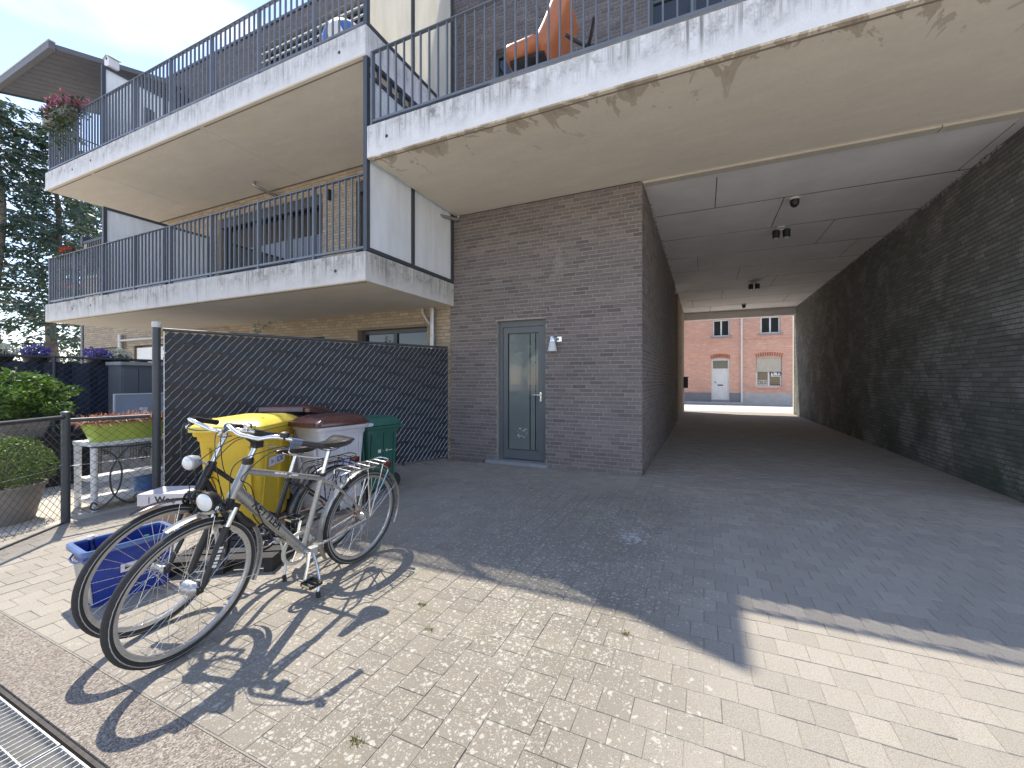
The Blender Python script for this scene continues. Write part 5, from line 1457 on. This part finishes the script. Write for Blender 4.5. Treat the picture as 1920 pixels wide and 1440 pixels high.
cb = thing('garden_cabinet', 'tall grey plastic garden cabinet in front of the navy fence', 'cabinet', (-9.72, 4.1, 0))
m_cab = plain('grey cabinet plastic', (.135,.15,.165), .5, 0, .05, 4)
MB().box(-9.98, -9.52, 3.58, 4.75, .02, 1.66).build('carcass', m_cab, cb); MB().box(-10.0, -9.46, 3.55, 4.78, 1.661, 1.72).build('top', plain('pale cabinet top', (.30,.32,.33), .5), cb)
for a, b in ((3.60, 3.80), (3.81, 4.26), (4.27, 4.73)): MB().box(-9.519, -9.495, a, b, .07, 1.60).build('door', m_cab, cb)
pt = thing('potting_table', 'small potting table with a pale blue grey back panel, left of the fence post', 'table', (-8.6, 3.55, 0))
m_pale = plain('pale blue grey panel', (.36,.40,.46), .55, 0, .06, 5)
MB().box(-8.86, -8.40, 3.20, 3.95, .70, .735).build('table_top', m_pale, pt)
MB().box(-8.88, -8.865, 3.26, 3.90, .74, 1.15).build('back_panel', m_pale, pt)
fm = MB(); 
for a, b, c, d in ((3.24, 3.26, .737, 1.17), (3.90, 3.92, .737, 1.17), (3.2601, 3.8999, 1.151, 1.17)): fm.box(-8.885, -8.855, a, b, c, d)
fm.build('panel_frame', m_white, pt)
for x in (-8.84, -8.44):
    for y in (3.24, 3.90): MB().box(x-.02, x+.02, y-.02, y+.02, 0, .699).build('leg', m_pale, pt)
sb = thing('spray_bottle', 'white spray bottle standing on the potting table', 'bottle', (-8.52, 3.50, .736))
MB().lathe([(.036, 0), (.038, .02), (.038, .11), (.016, .15), (.014, .165)], (-8.52, 3.50, .736), 'Z', 16).build('bottle_body', m_white, sb, True)
MB().box(-8.535, -8.505, 3.43, 3.52, .905, .945).box(-8.53, -8.51, 3.475, 3.485, .86, .9045).build('trigger_head', m_white, sb)

# white side table with wicker panels and scroll work, lime trough on top
wt = thing('garden_table', 'white two tier garden table with wicker panels and dark iron scrolls behind the low fence', 'table', (-6.1, 2.3, 0))
m_wick = plain('bleached wicker', (.46,.42,.36), .8, 0, .2, 20)
MB().box(-6.36, -5.93, 2.0, 2.72, .69, .73).build('table_top', m_white, wt); MB().box(-6.34, -5.95, 2.03, 2.69, .30, .33).build('shelf', m_white, wt); MB().box(-6.34, -5.95, 2.03, 2.69, .07, .10).build('shelf', m_white, wt)
for x in (-6.33, -5.96):
    for y in (2.03, 2.69): MB().tube([(x, y, 0), (x, y, .689)], [.026, .030], 10).build('leg', m_white, wt, True)
wk = MB()
for k in range(26): wk.box(-5.962, -5.956, 2.07+k*.0235, 2.075+k*.0235, .40, .68)
for k in range(14): wk.box(-5.9555, -5.950, 2.06, 2.68, .40+k*.021, .405+k*.021)
tag(wk.build('wicker_panel', m_wick, wt), kind='stuff')
x = -5.895
def sc(pts, n=6): return spline([(x, y, z) for y, z in pts], n)
for i, pts in enumerate(([(2.06,.66),(2.16,.58),(2.22,.42),(2.20,.22),(2.12,.09),(2.03,.03),(1.98,.06),(2.0,.11),(2.03,.08)],
        [(2.28,.66),(2.19,.54),(2.13,.38),(2.15,.18),(2.24,.06),(2.33,.03),(2.37,.08),(2.34,.11),(2.32,.08)],
        [(1.98,.69),(2.15,.675),(2.35,.66),(2.56,.665)],
        [(2.40,.60),(2.43,.54),(2.40,.50),(2.36,.54),(2.39,.62),(2.46,.63),(2.53,.55),(2.56,.42),(2.50,.20),(2.58,.05)])):
    m = MB(); m.tube(sc(pts), .008, 7); m.build('iron_scroll', m_bark if False else m_steel_d, wt, True)
tp = thing('planter_trough', 'lime green trough of rust coloured dried grass on the white garden table', 'planter', (-6.08, 2.32, .731))
m_lime = plain('lime plastic', (.42,.52,.09), .45, 0, .1, 6)
MB().loft([rrect(.20, .56, .03, .731, 3, -6.06, 2.33), rrect(.25, .70, .04, .93, 3, -6.06, 2.33), rrect(.23, .68, .04, .93, 3, -6.06, 2.33), rrect(.22, .66, .04, .90, 3, -6.06, 2.33)]).build('trough', m_lime, tp, True)
dg_ = MB(); rg = random.Random(12)
for k in range(2600):
    p = Vector((-6.06+rg.uniform(-.11,.11), 2.33+rg.uniform(-.34,.34), .905+.055*rg.random())); d = Vector((rg.gauss(0,.7), rg.gauss(0,.7), rg.uniform(.05, .7))); d.normalize(); l = rg.uniform(.06, .17)
    q = p + d*l*.6; e = p + d*l + Vector((0,0,-.05)); w = Vector((rg.gauss(0,1), rg.gauss(0,1), 0)).normalized()*.005
    dg_.add([p-w, p+w, q+w*.8, q-w*.8, e], [(0,1,2,3), (3,2,4)])
tag(dg_.build('dried_grass', m_dry, tp), kind='stuff')
tb = thing('watering_tub', 'blue plastic tub on the bottom shelf of the white garden table', 'tub', (-6.1, 2.52, .101))
MB().lathe([(.10, 0), (.13, .17), (.138, .175), (.135, .185), (.12, .18), (.1, .03), (.001, .03)], (-6.12, 2.52, .101), 'Z', 22).build('tub', plain('faded blue plastic', (.10,.20,.42), .5, 0, .1, 8), tb, True)
MB().tube(spline([(-6.12, 2.39, .27), (-6.05, 2.45, .36), (-6.05, 2.58, .36), (-6.12, 2.65, .27)], 5), .005, 6).build('handle', m_galv, tb, True)

def basket(y, lab, mat, seed, x=-10.2):
    rg = random.Random(seed); t = thing('flower_basket', lab, 'flowers', (x, y, 1.55))
    MB().lathe([(.05, 0), (.13, .08), (.16, .16), (.15, .16), (.001, .14)], (x, y, 1.62), 'Z', 16).build('basket', m_black, t, True)
    l = MB(); leaves(l, blob_pts((x, y, 1.80), (.14, .15, .10), 200, rg), .05, rg); tag(l.build('foliage', m_leaf_trail, t), kind='stuff')
    l = MB(); leaves(l, blob_pts((x, y, 1.86), (.15, .17, .10), 240, rg, .7), .05, rg, .6, aspect=.9); tag(l.build('petals', mat, t), kind='stuff')
basket(2.80, 'violet petunias along the top of the navy fence, left of its post', m_purp, 41)
basket(3.52, 'violet petunias along the top of the navy fence, in front of the tan block', m_purp, 42)
basket(2.42, 'white petunias along the top of the navy fence at the left edge', m_whitep, 43)
basket(3.80, 'white petunias beside the violet ones in front of the tan block', m_whitep, 44)
ol = thing('sapling', 'thin sapling with pale grey leaves rising behind the privacy fence', 'tree', (-7.35, 4.45, 0)); rg = random.Random(9)
MB().tube(spline([(-7.35, 4.45, 0), (-7.33, 4.46, 1.0), (-7.36, 4.44, 1.9), (-7.34, 4.46, 2.2)], 4), [.02]*4+[.015]*4+[.01]*5, 7).build('trunk', m_bark, ol, True)
lf = MB(); tw_ = MB()
for k in range(15):
    a = rg.uniform(0, 6.28); b = Vector((-7.35, 4.45, rg.uniform(1.5, 2.15))); e = b + Vector((math.cos(a)*.3, math.sin(a)*.3, rg.uniform(.12, .42)))
    tw_.tube([b, b.lerp(e, .5) + Vector((0,0,.05)), e], [.006,.004,.002], 4, caps=False)
    leaves(lf, [b.lerp(e, rg.uniform(.3, 1)) + Vector((rg.gauss(0,.02), rg.gauss(0,.02), rg.gauss(0,.02))) for _ in range(26)], .075, rg, aspect=.35)
tw_.build('twigs', m_bark, ol); tag(lf.build('foliage', m_leaf_grey, ol), kind='stuff')

# ------------------------------------------------------------------ things on the balconies
fb = thing('flower_box', 'pink flowering box with trailing greenery at the far left end of the upper balcony', 'flowers', (-12.7, 3.88, 6.9)); rg = random.Random(21)
MB().box(-13.25, -12.15, 3.72, 3.90, 6.93, 7.10).build('trough', m_clay, fb)
lf = MB(); leaves(lf, blob_pts((-12.75, 3.86, 7.10), (.80, .24, .22), 900, rg, .3, .3), .085, rg)
for k in range(30):
    x = rg.uniform(-13.1, -11.9); L_ = rg.uniform(.2, .85)
    leaves(lf, [Vector((x+rg.gauss(0,.05), 3.74+rg.gauss(0,.05), 7.05-L_*q/14)) for q in range(15)], .075, rg, -.4)
tag(lf.build('foliage', m_leaf_trail, fb), kind='stuff')
lf = MB(); leaves(lf, [p for p in blob_pts((-12.72, 3.86, 7.26), (.66, .22, .15), 560, rg, .6)], .06, rg, .5, aspect=.9); tag(lf.build('petals', m_pink, fb), kind='stuff')
fb = thing('flower_box', 'box of small red flowers on the rail at the left end of the lower balcony', 'flowers', (-12.8, 4.0, 3.9)); rg = random.Random(22)
MB().box(-13.2, -12.35, 3.98, 4.13, 3.92, 4.07).build('trough', m_clay, fb)
lf = MB(); leaves(lf, blob_pts((-12.8, 4.05, 4.15), (.55, .16, .13), 420, rg, .3, .3), .07, rg); tag(lf.build('foliage', m_leaf_trail, fb), kind='stuff')
lf = MB(); leaves(lf, blob_pts((-13.0, 4.05, 4.26), (.22, .13, .06), 130, rg, .6), .05, rg, .5, aspect=.9); tag(lf.build('petals', m_redp, fb), kind='stuff')
potted('geranium_pot', (-13.18, 4.12, 3.091), (.12, .18, False), ((0,0,.30), (.17,.17,.14)), m_leaf_shrub, 'potted red geranium on the floor at the left end of the lower balcony', 320, .05, 23, 'plant')
rg = random.Random(24); g_ = [o for o in bpy.data.objects if o.name.startswith('geranium_pot')][0]
lf = MB(); leaves(lf, blob_pts((0, 0, .42), (.15,.15,.06), 130, rg, .6), .05, rg, .5, aspect=.9); tag(lf.build('petals', m_redp, g_), kind='stuff')

aw = thing('awning', 'grey slatted awning roof above the far left end of the upper balcony', 'awning', (-13.7, 4.8, 8.2))
m_awn = plain('grey awning slat', (.15,.148,.155), .6, 0, .08, 4); m_awl = plain('pale awning edge', (.44,.44,.42), .5)
ya, yb, za, zb = 3.60, 5.84, 8.20, 8.90; sx0, sx1 = -15.3, -12.24
dv = Vector((0, yb-ya, zb-za)); nv = dv.normalized().cross(Vector((1,0,0)))
n = 12; wd = (sx1-sx0)/n
for i in range(n):
    c = Vector((sx0+(i+.5)*wd, (ya+yb)/2, (za+zb)/2)); MB().obox(c, (wd/2-.011, 0, 0), dv/2*.97, nv*.02).build('slat', m_awn, aw)
MB().box(sx0-.03, sx1+.03, ya-.09, ya, za-.08, za+.06).build('front_rail', m_awn, aw); MB().box(sx0-.04, sx1+.05, ya-.10, ya+.0, za+.061, za+.085).build('front_trim', m_awl, aw)
for x in (sx0-.015, sx1+.015): MB().obox((x, (ya+yb)/2, (za+zb)/2), (.014, 0, 0), dv/2*.99, nv*.05).build('side_rail', m_awn, aw)
bh = thing('birdhouse', 'white wooden birdhouse on top of the frosted divider of the upper balcony', 'birdhouse', (-11.3, 4.15, 7.83)) 
m = MB(); m.prism([(-.09, 0), (.09, 0), (.09, .17), (0, .21), (-.09, .17)], (1,0,0), (0,0,1), (0, .16, 0), (-11.28, 4.02, 7.822)); m.build('house_box', m_white, bh)
for s in (-1, 1): MB().obox((-11.28+s*.056, 4.10, 8.022), (.062, 0, -s*.0276), (0, .10, 0), (s*.003, 0, .0066)).build('roof_board', m_pvc, bh)
MB().lathe([(.028, 0), (.028, .004)], (-11.28, 4.0155, 7.98), 'Y', 14).build('entry_hole', m_black, bh)
m_ballb = plain('ball blue', (.06,.16,.50), .35)
ba = thing('beach_ball', 'blue and white ball on the upper balcony behind the railing end', 'ball', (-4.95, 4.36, 6.061))
for k in range(8):
    v = []; f = []; A = 5; B = 12; c = Vector((-4.95, 4.36, 6.40))
    for i in range(B+1):
        for j in range(A+1):
            ph = math.pi*i/B; az = 2*math.pi*(k+j/A)/8; d = Vector((math.sin(ph)*math.cos(az), math.sin(ph)*math.sin(az), math.cos(ph)))
            v.append(c + Matrix.Rotation(.7, 3, 'X') @ d*.335)
    for i in range(B):
        for j in range(A): f.append((i*(A+1)+j, i*(A+1)+j+1, (i+1)*(A+1)+j+1, (i+1)*(A+1)+j))
    MB().add(v, f).build('ball_panel', m_ballb if k % 3 else m_white, ba, True)
def patio_chair(x, y, z, rot, lab):
    t = thing('patio_chair', lab, 'chair', (x, y, z), (0, 0, R(rot)), 'dark patio chairs on the upper balcony')
    MB().loft([rrect(.44, .44, .15, .40, 4), rrect(.48, .48, .16, .42, 4), rrect(.48, .48, .16, .46, 4), rrect(.42, .42, .14, .47, 4)]).build('seat', m_black, t, True)
    b = MB(); vs = []; fs = []; K = 12
    for i in range(K+1):
        a = R(200 + 140*i/K); top = .78 + .12*math.sin(math.pi*i/K)
        for rr in (.235, .265):
            for zz in (.47, top): vs.append((rr*math.cos(a), rr*math.sin(a), zz))
    for i in range(K):
        o, p = i*4, i*4+4
        fs += [(o, p, p+1, o+1), (o+2, o+3, p+3, p+2), (o+1, p+1, p+3, o+3), (o, o+2, p+2, p)]
    fs += [(0,1,3,2), (K*4, K*4+2, K*4+3, K*4+1)]
    b.add(vs, fs); b.build('backrest', m_black, t, True)
    for sx in (-1, 1):
        for sy in (-1, 1): MB().tube([(sx*.17, sy*.17, .40), (sx*.23, sy*.23, 0)], [.014, .012], 8).build('leg', m_black, t, True)
patio_chair(-9.5, 4.55, 6.061, 20, 'dark round backed patio chair beside the closed parasol')
patio_chair(-10.45, 4.55, 6.061, -30, 'dark round backed patio chair next to the frosted divider')
pz = thing('parasol', 'closed blue grey parasol leaning upright behind the upper railing', 'parasol', (-8.1, 4.25, 6.06))
MB().tube([(-8.1, 4.25, 6.10), (-8.1, 4.25, 7.30)], .018, 8).build('pole', m_steel_d, pz, True)
MB().lathe([(.03, 6.2), (.085, 6.3), (.075, 6.75), (.035, 7.25), (.01, 7.32)], (-8.1, 4.25, 0), 'Z', 10).build('canopy', plain('blue grey canvas', (.10,.13,.19), .8), pz, True)
MB().lathe([(.20, 0), (.20, .04), (.04, .06)], (-8.1, 4.25, 6.061), 'Z', 18).build('base', m_black, pz, True)
ch = thing('patio_chair', 'dark folding chair standing at the left end of the lower balcony', 'chair', (-12.5, 4.7, 3.091), (0, 0, R(70)))
for s in (-1, 1):
    MB().tube([(s*.22, -.25, 0), (s*.22, .10, .48), (s*.22, .22, .92)], .012, 7).build('side_frame', m_black, ch, True); MB().tube([(s*.20, .25, 0), (s*.20, -.22, .46)], .012, 7).build('leg', m_black, ch, True)
for k in range(5): MB().box(-.21, .21, -.22+k*.08, -.155+k*.08, .462, .478).build('seat_slat', m_dwood, ch)
for k in range(4): MB().obox((0, .13+k*.026, .58+k*.09), (.21, 0, 0), (0, .006, -.002), (0, .01, .035)).build('back_slat', m_dwood, ch)

m_tanl = plain('tan leather', (.44,.155,.068), .42, 0, .10, 9, .12, 120)
lc = thing('lounge_chair', 'tan leather lounge chair standing on the right balcony behind the railing', 'chair', (-1.85, 4.55, 4.717), (0, 0, R(4)))
def cushion(path, w, th, name):
    m = MB(); rings = []
    P_ = spline(path, 5)
    for i, p in enumerate(P_):
        t = (P_[min(len(P_)-1, i+1)] - P_[max(0, i-1)]).normalized(); nrm = Vector((0,1,0)).cross(t)
        e = min(1.0, .45 + .55*min(i, len(P_)-1-i)/2.0); ring = []
        for k in range(20):
            a = 2*math.pi*k/20; ca, sa = math.cos(a), math.sin(a)
            ring.append(p + Vector((0,1,0))*(math.copysign(abs(ca)**.5, ca)*w/2*min(1, e+.2)) + nrm*(math.copysign(abs(sa)**.6, sa)*th/2*e))
        rings.append(ring)
    m.loft(rings); return m.build(name, m_tanl, lc, True)
cushion([Vector((-.42, 0, .66)), Vector((-.2, 0, .685)), Vector((.06, 0, .72))], .60, .17, 'seat')
cushion([Vector((.02, 0, .62)), Vector((.14, 0, .80)), Vector((.25, 0, 1.02)), Vector((.33, 0, 1.20))], .60, .24, 'backrest')
MB().tube([(-.12, 0, .06), (-.12, 0, .58)], .03, 12).build('pedestal', m_black, lc, True)
MB().obox((-.14, 0, .575), (.22, 0, .01), (0, .20, 0), (0, 0, .02)).build('seat_shell', m_black, lc)
for k in range(5):
    a = k*2*math.pi/5; MB().tube([(-.12, 0, .07), (-.12+math.cos(a)*.32, math.sin(a)*.32, .02)], [.02, .013], 8).build('base_arm', m_black, lc, True)
fs_ = thing('footstool', 'upturned footstool with black star base pointing up, right of the tan lounge chair', 'stool', (-1.25, 4.5, 4.717), (0, 0, R(10)))
m = MB(); m.loft([rrect(.40, .40, .10, .30, 4), rrect(.46, .46, .12, .34, 4), rrect(.46, .46, .12, .42, 4), rrect(.40, .40, .10, .45, 4)]); m.v = [Vector((v.x, v.y, v.z-.30)) for v in m.v]; m.build('cushion', m_tanl, fs_, True)
MB().tube([(0, 0, .151), (0, 0, .62)], .024, 10).build('pedestal', m_black, fs_, True)
for k in range(4):
    a = R(20+k*90); d = Vector((math.cos(a), math.sin(a), 0)); MB().tube(spline([Vector((0,0,.60)), Vector((0,0,.62)) + d*.10, Vector((0,0,.70)) + d*.27], 4), .020, 8).build('base_arm', m_black, fs_, True)

# ------------------------------------------------------------------ small growth and litter on the paving
for i, (x, y, lab) in enumerate(((-1.62, 1.98, 'small tuft of yellow green moss in a paver joint by the handlebar shadow'), (-1.42, 1.80, 'moss tuft in a paver joint between the shadows and the driveway'),
        (-.40, 2.19, 'moss tuft in a joint at the edge of the driveway'), (-1.24, 1.13, 'yellowish moss patch in a joint at the bottom edge of the picture'))):
    rg = random.Random(60+i); t = MB(); 
    for k in range(70):
        p = Vector((x+rg.gauss(0,.016), y+rg.gauss(0,.010), -.003)); d = Vector((rg.gauss(0,.5), rg.gauss(0,.5), 1)).normalized(); l = rg.uniform(.006, .02); s = Vector((rg.gauss(0,1), rg.gauss(0,1), 0)).normalized()*.003
        t.add([p-s, p+s, p+d*l], [(0,1,2)])
    t.lathe([(.011, -.003), (.008, .001), (.001, .002)], (x, y, 0), 'Z', 9); tag(t.build('moss_tuft', m_leaf_moss, None), lab, 'moss', 'moss tufts in the paving joints')
lt = MB(); rg = random.Random(77)
for k in range(150):
    f = rg.random(); b = PA.lerp(PB, .45+.55*f) + pn*(.03+abs(rg.gauss(0,.09))) if rg.random() < .6 else Vector((rg.uniform(-4.1, -3.4), YF-.02-abs(rg.gauss(0,.07)), 0))
    z = .004; a = rg.uniform(0, 6.28); l = rg.uniform(.008, .022); d = Vector((math.cos(a), math.sin(a), 0)); s = Vector((-d.y, d.x, 0))*.45
    c = Vector((b.x, b.y, z)); lt.add([c-d*l, c+s*l+Vector((0,0,.004)), c+d*l+Vector((0,0,.002)), c-s*l], [(0,1,2,3)])
tag(lt.build('leaf_litter', plain('brown litter', (.07,.05,.035), .9), None), 'dry brown leaf litter gathered at the foot of the privacy fence by the wall', 'leaf litter', kind='stuff')
